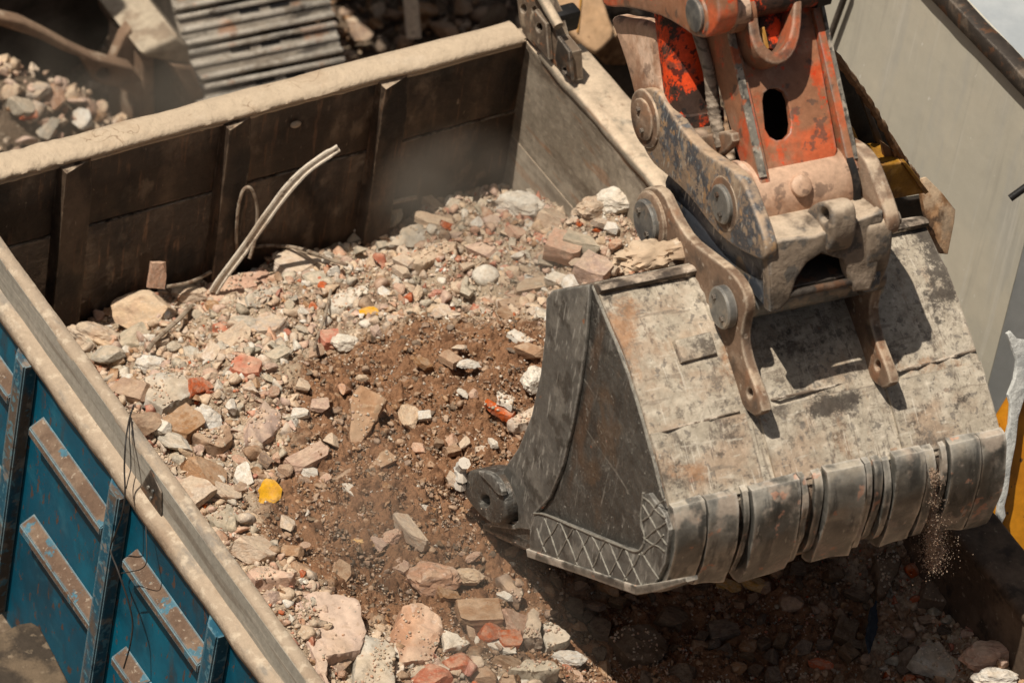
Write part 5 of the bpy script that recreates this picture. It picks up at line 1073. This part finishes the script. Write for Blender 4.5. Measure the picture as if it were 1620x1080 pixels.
for t, wf in ((TS0 - .007, .026), (TS1 - .006, .014)):    # worn steel edge of each flange
    a, b = f0 + fdir*.01, f0 + fdir*1.0; bm = bmesh.new()
    P = [a + (b - a)*i/40 for i in range(41)]
    for s in range(1): 
        rows = [[bm.verts.new((t + dx, *(p[1:] + nS[1:]*kS*(dy + .0025*noise.noise(Vector(p)*14))))) for dx, dy in ((0, .002), (.002, .008), (wf - .002, .008), (wf, .002))] for p in P]
        for A, B in zip(rows, rows[1:]):
            for k in range(4): bm.faces.new((A[k], A[(k+1) % 4], B[(k+1) % 4], B[k]))
        bm.faces.new(rows[0]); bm.faces.new(rows[-1])
    link('flange_edge', from_bm(bm, 'flange_edge'), MT['edge_steel'], sk)
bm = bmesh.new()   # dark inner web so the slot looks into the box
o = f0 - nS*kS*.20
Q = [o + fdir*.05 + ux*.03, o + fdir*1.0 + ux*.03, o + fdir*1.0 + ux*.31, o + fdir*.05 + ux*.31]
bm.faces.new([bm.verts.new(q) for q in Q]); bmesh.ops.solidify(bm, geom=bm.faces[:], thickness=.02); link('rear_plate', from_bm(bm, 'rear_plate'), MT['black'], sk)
# U-shaped clevis standing on the front plate
U_ = [(1176, -60), (1180, 0), (1184, 40), (1192, 72), (1206, 94), (1228, 104), (1250, 95), (1264, 70), (1270, 30), (1270, -60), (1258, -60), (1256, 30), (1250, 60), (1240, 78), (1226, 84), (1210, 72), (1202, 48), (1198, 0), (1196, -60)]
splate('clevis', [U_], .115, MT['clevis'], sk, .10, .008, 1)
splate('clevis_floor', [[(1198, -60), (1260, -60), (1256, 40), (1236, 80), (1214, 76), (1202, 46)]], .02, MT['red_dark'], sk, .012, .003)
splate('yellow_hose', [[(1203, 45), (1210, 42), (1218, 76), (1212, 82)]], .02, MT['yellow_dirty'], sk, .05, .004)
c = stick_pt(1258, 264, .0); cc = np.array((c[0], axis_p[1], axis_p[2])); dd = -np.array((0, .55, -.84)); dd = (nS*kS); cyl('bolt', cc + dd*.108, cc + dd*.142, [(0, .034), (.75, .034), (.9, .028), (1, .015)], MT['orange_dusty'], sk, 20)
# cross shaft and bracket at the top
a = stick_pt(1150, 10, .06); b = stick_pt(1300, -18, .06)
cyl('cross_shaft', a, b, [(0, .05), (1, .05)], MT['red_dark'], sk, 28)
cyl('shaft_boss', stick_pt(1150, 22, .05), stick_pt(1186, 14, .05), [(0, .062), (.9, .062), (1, .05)], MT['orange'], sk, 28)
cyl('shaft_nut', stick_pt(1284, -8, .06), stick_pt(1306, -14, .06), [(0, .045), (1, .045)], MT['black'], sk, 8)
# ---- rocker plate at the top left with its pin, H-link, cylinder and hose
rk = empty('rocker_link'); rk.parent = exc
TR = .31
xp('rocker_plate', [[(940, -60), (952, 6), (962, 12), (990, 12), (1020, 18), (1052, 28), (1078, 44), (1098, 58), (1116, 61), (1130, 50), (1138, 30), (1136, 8), (1130, -60)]], TR, TR + .07, MT['orange'], rk, .008, 1)
c = L2(1105, 23, TR); cyl('pin', (TR, c[1], c[2]), (TR - .02, c[1], c[2]), [(0, .052), (.85, .052), (1, .044)], MT['pin'], rk, 28)
cyl('pin_collar', (TR + .001, c[1], c[2]), (TR - .006, c[1], c[2]), [(0, .068), (1, .062)], MT['orange'], rk, 28)
cyl('cross_pin', (TR + .07, c[1], c[2]), (.46, c[1], c[2]), [(0, .06), (1, .06)], MT['orange_dusty'], rk, 28)
TK = .35
xp('h_link', [[(962, 24), (985, 30), (1012, 32), (1036, 46), (1040, 80), (1040, 118), (1052, 150), (1058, 176), (1040, 196), (1016, 196), (1004, 160), (992, 110), (976, 64)]], TK + .012, TK + .055, MT['orange_dusty'], rk, .02, 2)
xp('h_link', [[(962, 24), (985, 30), (1012, 32), (1036, 46), (1040, 80), (1040, 118), (1052, 150), (1058, 176), (1040, 196), (1016, 196), (1004, 160), (992, 110), (976, 64)]], .70, .77, MT['orange_dusty'], rk, .02, 2)
a, b = L2(1040, -60, .66), L2(1030, 150, .66)
cyl('cylinder', L2(1062, -120, .445), L2(1100, 196, .445), [(0, .086), (.93, .086), (.94, .094), (1, .092)], MT['red_dark'], rk, 40)
xp('cylinder_mount', [[(1088, 222), (1120, 212), (1156, 206), (1160, 230), (1120, 262), (1096, 250)]], .40, .43, MT['ear'], rk, .008, 1)
xp('grease_fitting', [[(1118, 238), (1126, 234), (1146, 258), (1140, 262)]], .395, .42, MT['pin'], rk, .006, 1)
hz = catmull([L2(x, y, .41) for x, y in ((1104, 50), (1113, 80), (1122, 115), (1126, 150), (1130, 180), (1136, 205), (1142, 232))], 14)
hr = [.019*(1 + .10*(1 if (i % 5) < 2 else 0)*(i > 40)) for i in range(len(hz))]
tube('hose', hz, hr, MT['hose'], rk, 12)
hz = catmull([L2(x, y, .395) for x, y in ((1046, 168), (1056, 190), (1066, 205), (1082, 212))], 6); tube('hose', hz, .014, MT['black'], rk, 10)
# ------------------------------------------------------------------ surroundings
def wz(x, y, z): return on_axis(x, y, 2, z)
# pale box container on the right
bxo = tag(empty('box_container', (2.9, -.6, 0)), 'tall pale grey box container with a dark rail along its roof edge', 'container')
def bpart(o_): o_.parent = bxo; o_.matrix_parent_inverse = Matrix.Translation(-bxo.location); return o_
BXX = 2.2; c_top = on_axis(1608, 200, 0, BXX); c_bot = on_axis(1575, 560, 0, BXX); YC = c_bot[1]; ZB = on_axis(1560, 60, 0, BXX)[2]
print('container', YC, ZB, on_axis(1530, 0, 0, BXX), on_axis(1610, 160, 0, BXX), on_axis(1290, 0, 0, BXX))
ZR = float(on_axis(1580, 70, 0, BXX)[2]); YE = float(on_axis(1285, 0, 0, BXX)[1]) + .12; print('YE', YE)
bm = bmesh.new(); bm_box(bm, (BXX, YC + .0, .25), (BXX + .04, YE, ZR)); bpart(link('side_wall', from_bm(bm, 'side_wall'), MT['panel']))
A_ = [(BXX + .0, YC - .003), (BXX + 1.5, YC - 1.05), (BXX + 2.2, YC - .5), (BXX + 2.2, YC + .04), (BXX + .05, YC + .04)]
bm = bmesh.new(); lo_ = [bm.verts.new((x, y, .25)) for x, y in A_]; hi_ = [bm.verts.new((x, y, ZR)) for x, y in A_]
bm.faces.new(lo_); bm.faces.new(hi_); [bm.faces.new((lo_[k], lo_[(k+1) % 5], hi_[(k+1) % 5], hi_[k])) for k in range(5)]
bpart(link('end_wall', from_bm(bm, 'end_wall'), MT['panel_shade']))
bm = bmesh.new(); bm_box(bm, (BXX + .02, YC + .042, ZR - .05), (BXX + 2.2, YE, ZR - .004)); bpart(link('roof', from_bm(bm, 'roof'), MT['roof']))
bpart(sweep('roof_rail', [(-.03, 0, -.06), (-.034, 0, -.055), (-.034, 0, .008), (-.030, 0, .012), (.02, 0, .014), (.026, 0, .01), (.026, 0, -.04)], (0, 1, 0), YE - YC + .02, MT['dark_steel'], None, seg=140, amp=.004, origin=(BXX, YC - .02, ZR), seed=6))
bpart(box('underframe', (BXX + .1, YC + .05, .0), (BXX + 2.1, YE - .1, .248), MT['dark_frame']))
c = on_axis(1612, 300, 1, YC - .03); bpart(tube('door_handle', [c + np.array((-.03, -.0, -.03)), c + np.array((.03, -.01, .02)), c + np.array((.08, 0, .07))], .013, MT['black'], None, 10))
bpart(tube('drain_pipe', [on_axis(1342, -20, 0, BXX - .03), on_axis(1312, 62, 0, BXX - .03)], .012, MT['dark_frame'], None, 8))
# amber machine body with a torn pale sheet hanging on it (lower right)
am = tag(empty('amber_machine', (1.9, -3.0, 0)), 'amber yellow machine body with torn white sheeting along its edge at the right', 'machine')
def apart(o_): o_.parent = am; o_.matrix_parent_inverse = Matrix.Translation(-am.location); return o_
YA = -2.45
apart(link('body', px_plate([[(1600, 640), (1700, 560), (1760, 900), (1700, 960), (1622, 925), (1592, 880), (1584, 830), (1590, 740)]], on_axis(1610, 780, 1, YA), (1, 0, 0), (0, .55, 1), .10, bev=.02, sm=1), MT['amber']))
apart(link('base', px_plate([[(1640, 880), (1760, 880), (1740, 1600), (1600, 1600)]], (0, YA + .05, 0), (1, 0, 0), (0, 0, 1), .1, bev=.02), MT['dark_frame']))
apart(link('torn_sheet', px_plate([[(1594, 528), (1600, 524), (1610, 536), (1626, 538), (1640, 560), (1640, 610), (1622, 628), (1612, 660), (1608, 700), (1600, 740), (1596, 775), (1590, 800), (1592, 815), (1584, 832), (1578, 820), (1582, 790), (1580, 762), (1588, 735), (1590, 700), (1598, 670), (1600, 640), (1596, 625), (1606, 600), (1610, 570), (1600, 545)]], on_axis(1610, 780, 1, YA - .03), (1, 0, 0), (0, .55, 1), .018, bev=.004), MT['plaster']))
apart(link('flap', px_plate([[(1552, 572), (1562, 566), (1562, 590), (1556, 606)]], (0, -1.6, 0), (1, 0, 0), (0, 0, 1), .02, bev=.003), MT['rust_sheet']))
# crumpled yellow housing behind the bucket
hs = tag(empty('yellow_housing', (1.65, -1.7, 0)), 'crumpled yellow sheet-metal housing with rusty torn rim behind the bucket', 'housing')
def hpart(o_): o_.parent = hs; o_.matrix_parent_inverse = Matrix.Translation(-hs.location); return o_
YH = -1.95
def hpl(name, L, dy, th, m, lean=0, **k): return hpart(link(name, px_plate([L], on_axis(*np.mean(L, 0), 1, YH + dy), (1, 0, 0), (0, lean, 1), th, **k), m))
hpl('inner_sheet', [(1270, 30), (1292, 52), (1330, 100), (1372, 160), (1410, 225), (1440, 270), (1462, 292), (1440, 300), (1392, 270), (1300, 270)], .10, .02, MT['black'])
rimp = catmull([on_axis(x, y, 1, YH - .02) for x, y in ((1280, 38), (1296, 58), (1330, 100), (1372, 158), (1402, 208), (1424, 246), (1440, 268), (1452, 284))], 8)
hpart(tube('torn_rim', rimp, [.012*(.7 + .7*rg.random()) for _ in rimp], MT['rust_sheet'], None, 7))
for L, m, dy in (([(1298, 80), (1304, 88), (1330, 150), (1348, 200), (1362, 250), (1352, 250), (1336, 205), (1318, 150), (1298, 96)], 'rust_sheet', .02), ([(1296, 106), (1306, 112), (1326, 160), (1342, 205), (1336, 210), (1316, 170), (1298, 130)], 'yellow_dirty', .04), ([(1342, 192), (1352, 205), (1366, 240), (1356, 244), (1344, 212)], 'yellow_dirty', .0),
                 ([(1350, 120), (1356, 122), (1392, 210), (1408, 250), (1396, 262), (1384, 215)], 'dark_frame', .05), ([(1396, 226), (1410, 236), (1422, 262), (1402, 262)], 'rust_sheet', -.02), ([(1412, 240), (1424, 232), (1436, 254), (1430, 268), (1420, 262)], 'rust_sheet', -.03)):
    hpl('bent_slat', L, dy, .02, MT[m], bev=.004)
hpl('yellow_box', [(1390, 262), (1428, 258), (1466, 306), (1400, 318), (1386, 300)], -.06, .12, MT['yellow_dirty'], bev=.006)
hpl('dark_fill_sheet', [(1380, 300), (1440, 316), (1466, 312), (1470, 345), (1440, 350), (1380, 345)], .06, .02, MT['black'], bev=.004)  # black sheet added to stand in for the dark beneath the box
hpl('box_edge', [(1428, 257), (1434, 257), (1470, 304), (1464, 308)], -.075, .02, MT['yellow_dirty'], bev=.003)
hpl('corner_sheet', [(1454, 284), (1466, 280), (1490, 304), (1512, 332), (1510, 352), (1500, 402), (1480, 400), (1462, 330)], .0, .02, MT['rust_sheet'], bev=.003, lean=.75)
hpart(box('pedestal', (1.5, YH + .15, 0), (1.85, YH + .45, 2.75), MT['dark_frame']))
# tan machine panel at the top centre, beyond the far corner
tn = tag(empty('tan_machine', (1.8, .6, 0)), 'tan painted machine cover just beyond the truck bed corner', 'machine')
def tpn(o_): o_.parent = tn; o_.matrix_parent_inverse = Matrix.Translation(-tn.location); return o_
YT = .75
tpn(link('cover', px_plate([[(850, -60), (945, -60), (962, 20), (978, 54), (950, 84), (938, 84), (900, 50), (870, 10)]], on_axis(930, 30, 1, YT), (1, 0, 0), (0, .9, 1), .06, bev=.02, sm=1), MT['tan_paint']))
tpn(tube('cover_seam', [on_plane(x, y, on_axis(930, 30, 1, YT - .003), (0, -1, .9)) for x, y in ((922, -30), (914, 52))], .004, MT['yellow_dirty'], None, 6))
tpn(link('belly', px_plate([[(938, 84), (980, 52), (1000, 90), (990, 104), (960, 104)]], (0, YT + .02, 0), (1, 0, 0), (0, 0, 1), .1, bev=.01), MT['rust_sheet']))
tpn(link('base_block', px_plate([[(948, 100), (1000, 84), (1050, 140), (1050, 700), (960, 600), (940, 130)]], (0, YT + .05, 0), (1, 0, 0), (0, 0, 1), .15, bev=.02), MT['dark_frame']))
# second excavator: track, frame, counter arm
se = tag(empty('crawler_excavator', (.6, 3.4, 0)), 'second crawler excavator standing behind the truck, its steel track in view', 'excavator')
def spart(o_): o_.parent = se; o_.matrix_parent_inverse = Matrix.Translation(-se.location); return o_
ta, tb = wz(330, 150, .42), wz(556, 104, .42)
td = np.array((tb - ta)); td[2] = 0; tw = np.linalg.norm(td); td /= tw; tdir = np.array((-td[1], td[0], 0))
tc_, td_ = wz(250, 12, .85), wz(520, 2, .85); print('track', ta, tb, tw, tc_, td_)
fwd = (tc_ + td_)/2 - (ta + tb)/2; run = float(fwd@tdir); print('run', run, fwd)
tw = .70
Rr = .46; org = (ta + tb)/2
# loop profile in (s along tdir, z): front drum, top run, rear drum, bottom run
Ltr = 2.6; path = []
n_a = 60
tot = 2*Ltr + 2*pi*Rr
_lp = chaikin([(.10, .0), (3.2, .0), (3.4, .45), (3.2, .92), (.86, .92), (.60, .86), (-.02, .26), (-.03, .08)], 3); _lp = [np.array(q) for q in _lp][::-1]
_sl = np.r_[0, np.cumsum([np.linalg.norm(_lp[(i+1) % len(_lp)] - _lp[i]) for i in range(len(_lp))])]; tot = _sl[-1]; _lc = np.array(_lp + [_lp[0]])
def loop_pt(d):
    d %= tot; f = lambda e: np.array((np.interp(e % tot, _sl, _lc[:, 0]), np.interp(e % tot, _sl, _lc[:, 1])))
    p = f(d); t = f(d + .03) - f(d - .03); t /= np.linalg.norm(t); nrm = np.array((-t[1], t[0]))
    if nrm@(p - np.array((1.7, .45))) < 0: nrm = -nrm
    return p[0], p[1], atan2(nrm[1], nrm[0])
npad = int(round(tot/.152)); s0 = tdir
front = org + np.array((0, 0, 0)); front[2] = 0; front = front - td*.055 - tdir*.16
tr = spart(link('track', from_bm((lambda bm: (bm_box(bm, (0, 0, 0), (.01, .01, .01)), bm)[1])(bmesh.new()), 'track'), MT['dark_frame']))
bm = bmesh.new(); rr_ = random.Random(3)
def M_pad(s, z, a):
    n = np.array((0, 0, 0.)) + tdir*cos(a) + np.array((0, 0, sin(a))); tg = tdir*(-sin(a)) + np.array((0, 0, cos(a)))
    o = front + tdir*s + np.array((0, 0, z)); return Matrix(((td[0], tg[0], n[0], o[0]), (td[1], tg[1], n[1], o[1]), (td[2], tg[2], n[2], o[2]), (0, 0, 0, 1)))
pads = 0
for i in range(npad):
    s, z, a = loop_pt(i*tot/npad)
    pb = bmesh.new(); bm_box(pb, (-tw/2, -.07, -.01), (tw/2, .07, .012), .004)
    old_ = set(pb.faces)
    for xs_ in ((-.10, .04) if i % 2 else (-.02, .12)): bm_box(pb, (xs_ - .045, -.040, .008), (xs_ + .045, -.022, .0135))
    for f_ in pb.faces:
        if f_ not in old_: f_.material_index = 1
    old_ = None
    for yb in (-.056, .0, .056): bm_box(pb, (-tw/2, yb - .010, .010), (tw/2, yb + .010, .034 if yb else .026), .006)
    for v in pb.verts:
        v.co.z += .004*noise.noise(Vector((v.co.x*6, v.co.y*9, i*3.1)))
    pm = bpy.data.meshes.new('p'); pb.to_mesh(pm); pb.free(); pm.transform(M_pad(s, z, a)); 
    o_ = link('track_pad', pm, [MT['track'], MT['black']], tr); smooth(pm, 35); pads += 1
me_ = tr.data; bmx = bmesh.new()
pr_ = [loop_pt(tot*k/64) for k in range(64)]
ra = [bmx.verts.new(Vector(front + tdir*(s - cos(a)*.03) + td*(-tw*.22)) + Vector((0, 0, z - sin(a)*.03))) for s, z, a in pr_]; rb = [bmx.verts.new(Vector(front + tdir*(s - cos(a)*.03) + td*(tw*.22)) + Vector((0, 0, z - sin(a)*.03))) for s, z, a in pr_]
for k in range(64): bmx.faces.new((ra[k], ra[(k+1) % 64], rb[(k+1) % 64], rb[k]))
bmx.faces.new(ra); bmx.faces.new(rb); bmesh.ops.recalc_face_normals(bmx, faces=bmx.faces); bmx.to_mesh(me_); bmx.free()
oc = org - td*.0
def spl(name, L, y, th, m, **k): return spart(link(name, px_plate([L] if not isinstance(L[0], list) else L, (0, y, 0), (1, 0, 0), (0, 0, 1), th, **k), MT[m]))
yF = float(ta[1]) - .10
spl('frame_end', [(224, 84), (236, 76), (282, 58), (300, 74), (304, 104), (282, 102), (252, 96), (228, 92)], yF + .10, .5, 'frame_dust', bev=.02)
spl('frame_leg', [(222, 92), (246, 92), (248, 330), (218, 330)], yF + .16, .3, 'brown_frame', bev=.02)
spl('frame_guard', [(270, 103), (306, 106), (328, 160), (340, 330), (318, 330), (306, 160)], yF + .08, .3, 'brown_frame', bev=.02)
spl('frame_web', [(246, 90), (300, 100), (318, 160), (330, 330), (246, 330)], yF + .30, .3, 'dark_frame', bev=.02)
spl('mud_block', [(196, 44), (215, 20), (240, 14), (270, 50), (230, 78), (222, 92), (200, 70)], yF + .5, .3, 'brown_frame', bev=.02, sm=1)
spl('arm_plate', [[(-60, 20), (0, 27), (40, 36), (80, 56), (120, 78), (150, 92), (180, 100), (212, 108), (226, 130), (232, 200), (232, 330), (222, 330), (220, 180), (208, 150), (190, 140), (165, 137), (150, 130), (140, 112), (128, 92), (100, 82), (60, 62), (0, 42), (-60, 36)], circle((165, 118), 11, 20, 9)], yF + .12, .07, 'brown_frame', bev=.012)
spl('gusset', [(180, 98), (196, 60), (208, 44), (224, 84), (226, 130), (212, 108)], yF + .22, .06, 'brown_frame', bev=.01)
spl('shade_backdrop', [(-80, -80), (215, -80), (200, 20), (150, 90), (60, 140), (-80, 150)], yF + .75, .2, 'dark_frame', bev=.01)  # dark sheet standing in for the shadow beneath the machine
spart(box('upper_body', (-2.6, yF + .50, 2.1), (.02, yF + 3.2, 3.6), MT['dark_frame'], None, .05)); spart(box('added_shade_block', (1.68, yF + .15, 2.1), (3.9, yF + 3.0, 3.6), MT['dark_frame'], None, .05)); spart(box('cab_floor', (.03, yF + 1.7, 2.1), (1.67, yF + 3.0, 2.5), MT['dark_frame'], None, .02))  # unseen body boxes, added out of view and sized to shade the ground
spart(box('center_frame', (-1.6, yF + 1.2, .3), (1.2, yF + 2.0, 2.098), MT['dark_frame'], None, .05))
# ground, rubble heaps beyond the truck
def hground(X, Y): 
    X = np.asarray(X, float); Y = np.asarray(Y, float)
    return .06*fbm(X, Y, .9, 4) + HEAP[2]*np.exp(-(((X - HEAP[0])/.75)**2 + ((Y - HEAP[1])/.55)**2))
hp_ = wz(70, 200, .75); HEAP = (hp_[0] - .15, hp_[1] + .1, .95)
nx, ny = 300, 300
ax_ = np.sign(np.linspace(-1, 1, nx))*np.abs(np.linspace(-1, 1, nx))**2.2*60
gx, gy = np.meshgrid(ax_, ax_ + 1.5); V = np.stack([gx, gy, hground(gx, gy) - .04], -1).reshape(-1, 3)
ii = np.arange(nx*ny).reshape(ny, nx); Q = np.stack([ii[:-1, :-1], ii[:-1, 1:], ii[1:, 1:], ii[1:, :-1]], -1).reshape(-1, 4)
me = np_mesh('ground', V, Q); me.polygons.foreach_set('use_smooth', [True]*len(me.polygons)); tag(link('ground', me, MT['ground']), 'bare dusty ground of the demolition site', 'ground', kind='structure')
def col_bg(X, Y, S, rng):
    heap = np.exp(-(((X - HEAP[0])/.75)**2 + ((Y - HEAP[1])/.55)**2)) > .25
    c = np.where(heap, rng.choice([IX[k] for k in ('beige', 'beige', 'beige', 'beige', 'pink', 'pink', 'brown')], len(X)), rng.choice([IX[k] for k in ('brown', 'brown', 'dark', 'beige', 'brown')], len(X)))
    return np.ones(len(X), bool), c, S
tag(link('ground_rubble', fragments('ground_rubble', 12000, 2, .025, .12, 1.5, (-1.2, 5.0), (1.2, 5.2), hground, col_bg, 9, .15)), 'broken masonry spread over the ground behind the truck', 'rubble', kind='stuff')
LB = ['rounded brown stone just beyond the end board, nearest the corner post', 'dark rounded stone behind the end board, left of the corner stone', 'tan stone high behind the end board, at the top edge', 'brown block behind the end board beside the track', 'dark flat stone behind the end board in the shade', 'brown angular stone near the track end', 'shaded brown stone at the top edge beyond the end board']
for (x, y, w, h, col), lb in zip([(705, 42, 60, 36, 'brown'), (668, 12, 62, 40, 'brown'), (735, 6, 50, 30, 'brown'), (570, 44, 44, 40, 'brown'), (608, 66, 40, 28, 'dark'), (640, 62, 30, 40, 'brown'), (780, 20, 60, 44, 'dark')], LB):
    p = wz(x, y, .12); STN += 1; o = bpy.data.objects.new('ground_stone', stone_mesh('chunk', STN, col)); COL.objects.link(o)
    o.scale = (w/370, h/370*.9, h/370*.7); o.location = (p[0], p[1], .1); o.rotation_euler = (.1, .1, STN*1.3); tag(o, lb, 'stone')
p = wz(648, 12, .3); tag(tube('plank', [p + np.array((-.02, .05, .25)), p + np.array((.01, -.05, -.12))], .045, MT['strip'], None, 4, 20), 'upright tan wooden stub among the stones behind the end board', 'plank')
HL = [('pale grey stone on the heap behind the end board, furthest left', 30, 175, 44, 30, 'grey'), ('reddish brick lump on the heap behind the end board', 88, 160, 40, 34, 'pink'), ('pale block on the heap beside the dust-caked rim', 130, 195, 46, 34, 'white'), ('grey lump on top of the heap behind the end board', 60, 150, 40, 26, 'beige'), ('small red brick piece low on the heap', 42, 185, 26, 28, 'brick'), ('grey flat stone on the heap touching the rim', 78, 208, 56, 26, 'grey')]
for lb, x, y, w, h, col in HL:
    z = .9
    for _ in range(10): q = wz(x, y, z); z = .5*z + .5*float(hground(q[0], q[1]))
    STN += 1; o = bpy.data.objects.new('heap_stone', stone_mesh('chunk', STN, col)); COL.objects.link(o); o.location = (q[0], q[1], z + .02); o.scale = (w/360, h/360, h/400); o.rotation_euler = (.2, -.1, STN*2.1); tag(o, lb, 'stone')
# ------------------------------------------------------------------ light, camera
SUN = Vector((-.38, .05, .92)).normalized()
sd = bpy.data.lights.new('sun', 'SUN'); sd.energy = 5.0; sd.angle = radians(.53); sd.color = (1, .92, .795)
so = bpy.data.objects.new('sun', sd); COL.objects.link(so); so.rotation_euler = (-SUN).to_track_quat('-Z', 'Y').to_euler(); so.location = (-3, 0, 12)
w = bpy.data.worlds.new('World'); scn.world = w; w.use_nodes = True; nt = w.node_tree; bg = nt.nodes['Background']
sky = nt.nodes.new('ShaderNodeTexSky'); sky.sky_type = 'NISHITA'; sky.sun_disc = False; sky.sun_elevation = math.asin(SUN.z); sky.sun_rotation = atan2(SUN.x, SUN.y); sky.dust_density = 6; sky.air_density = 1.0; sky.ozone_density = .6
hs_ = nt.nodes.new('ShaderNodeHueSaturation'); hs_.inputs['Saturation'].default_value = .55; nt.links.new(sky.outputs[0], hs_.inputs['Color']); nt.links.new(hs_.outputs[0], bg.inputs[0]); bg.inputs[1].default_value = .037
cd = bpy.data.cameras.new('camera'); cam = bpy.data.objects.new('camera', cd); COL.objects.link(cam); scn.camera = cam
cd.sensor_width = 36; cd.lens = F/W*36; cd.clip_start = .5; cd.clip_end = 400
cam.matrix_world = Matrix(((CR[0], CU[0], -CF[0], CC[0]), (CR[1], CU[1], -CF[1], CC[1]), (CR[2], CU[2], -CF[2], CC[2]), (0, 0, 0, 1)))
cd.dof.use_dof = True; cd.dof.focus_distance = float((np.array((.3, -2.3, 2.6)) - CC)@CF); cd.dof.aperture_fstop = 3.2
scn.view_settings.view_transform = 'Standard'; scn.view_settings.look = 'None'; scn.view_settings.exposure = -.07; scn.view_settings.gamma = 1
scn.render.engine = 'CYCLES'; scn.cycles.use_denoising = True; scn.cycles.max_bounces = 6
# airborne dust stirred up in the load bed
def dust_cloud(lo, hi, dens, label, seed):
    m = bpy.data.materials.new('dust_cloud'); m.use_nodes = True; nt = m.node_tree; N = nt.nodes; N.clear(); L = nt.links
    out = N.new('ShaderNodeOutputMaterial'); pv = N.new('ShaderNodeVolumePrincipled'); pv.inputs['Color'].default_value = (.80, .70, .58, 1); pv.inputs['Anisotropy'].default_value = .2
    tc = N.new('ShaderNodeTexCoord'); nz = N.new('ShaderNodeTexNoise'); nz.inputs['Scale'].default_value = 2.6; nz.inputs['Detail'].default_value = 3
    mp = N.new('ShaderNodeMapping'); mp.inputs['Location'].default_value = (seed, 0, 0); L.new(tc.outputs['Object'], mp.inputs[0]); L.new(mp.outputs[0], nz.inputs['Vector'])
    r = N.new('ShaderNodeMapRange'); r.inputs['From Min'].default_value = .42; r.inputs['From Max'].default_value = .75; r.inputs['To Max'].default_value = dens; L.new(nz.outputs[0], r.inputs['Value'])
    # thins out towards the cloud's edges
    gr = N.new('ShaderNodeTexGradient'); gr.gradient_type = 'SPHERICAL'; gm = N.new('ShaderNodeMapping'); gm.inputs['Scale'].default_value = (2, 2, 2); gm.inputs['Location'].default_value = (-1, -1, -1)
    L.new(tc.outputs['Generated'], gm.inputs[0]); L.new(gm.outputs[0], gr.inputs[0])
    g2 = N.new('ShaderNodeMapRange'); g2.inputs['From Max'].default_value = .6; L.new(gr.outputs[0], g2.inputs['Value'])
    mu = N.new('ShaderNodeMath'); mu.operation = 'MULTIPLY'; L.new(r.outputs[0], mu.inputs[0]); L.new(g2.outputs[0], mu.inputs[1]); L.new(mu.outputs[0], pv.inputs['Density']); L.new(pv.outputs[0], out.inputs['Volume'])
    bm = bmesh.new(); bm_box(bm, lo, hi); o = link('dust_cloud', from_bm(bm, 'dust_cloud', 0), m); tag(o, label, 'dust', kind='stuff'); return o
dust_cloud((.30, -1.15, 1.90), (1.23, -.06, 2.62), 3.4, 'thin dust hanging above the rubble by the grey side board', 3.1)
dust_cloud((-.98, -3.1, 2.15), (.10, -1.3, 2.75), 1.9, 'thin dust drifting over the soil beside the near rail', 9.7)
dust_cloud((-.6, 1.35, .4), (1.5, 2.35, 1.5), 1.6, 'thin brown dust hanging over the heap behind the end board', 5.3)
scn.cycles.volume_step_rate = 2.0
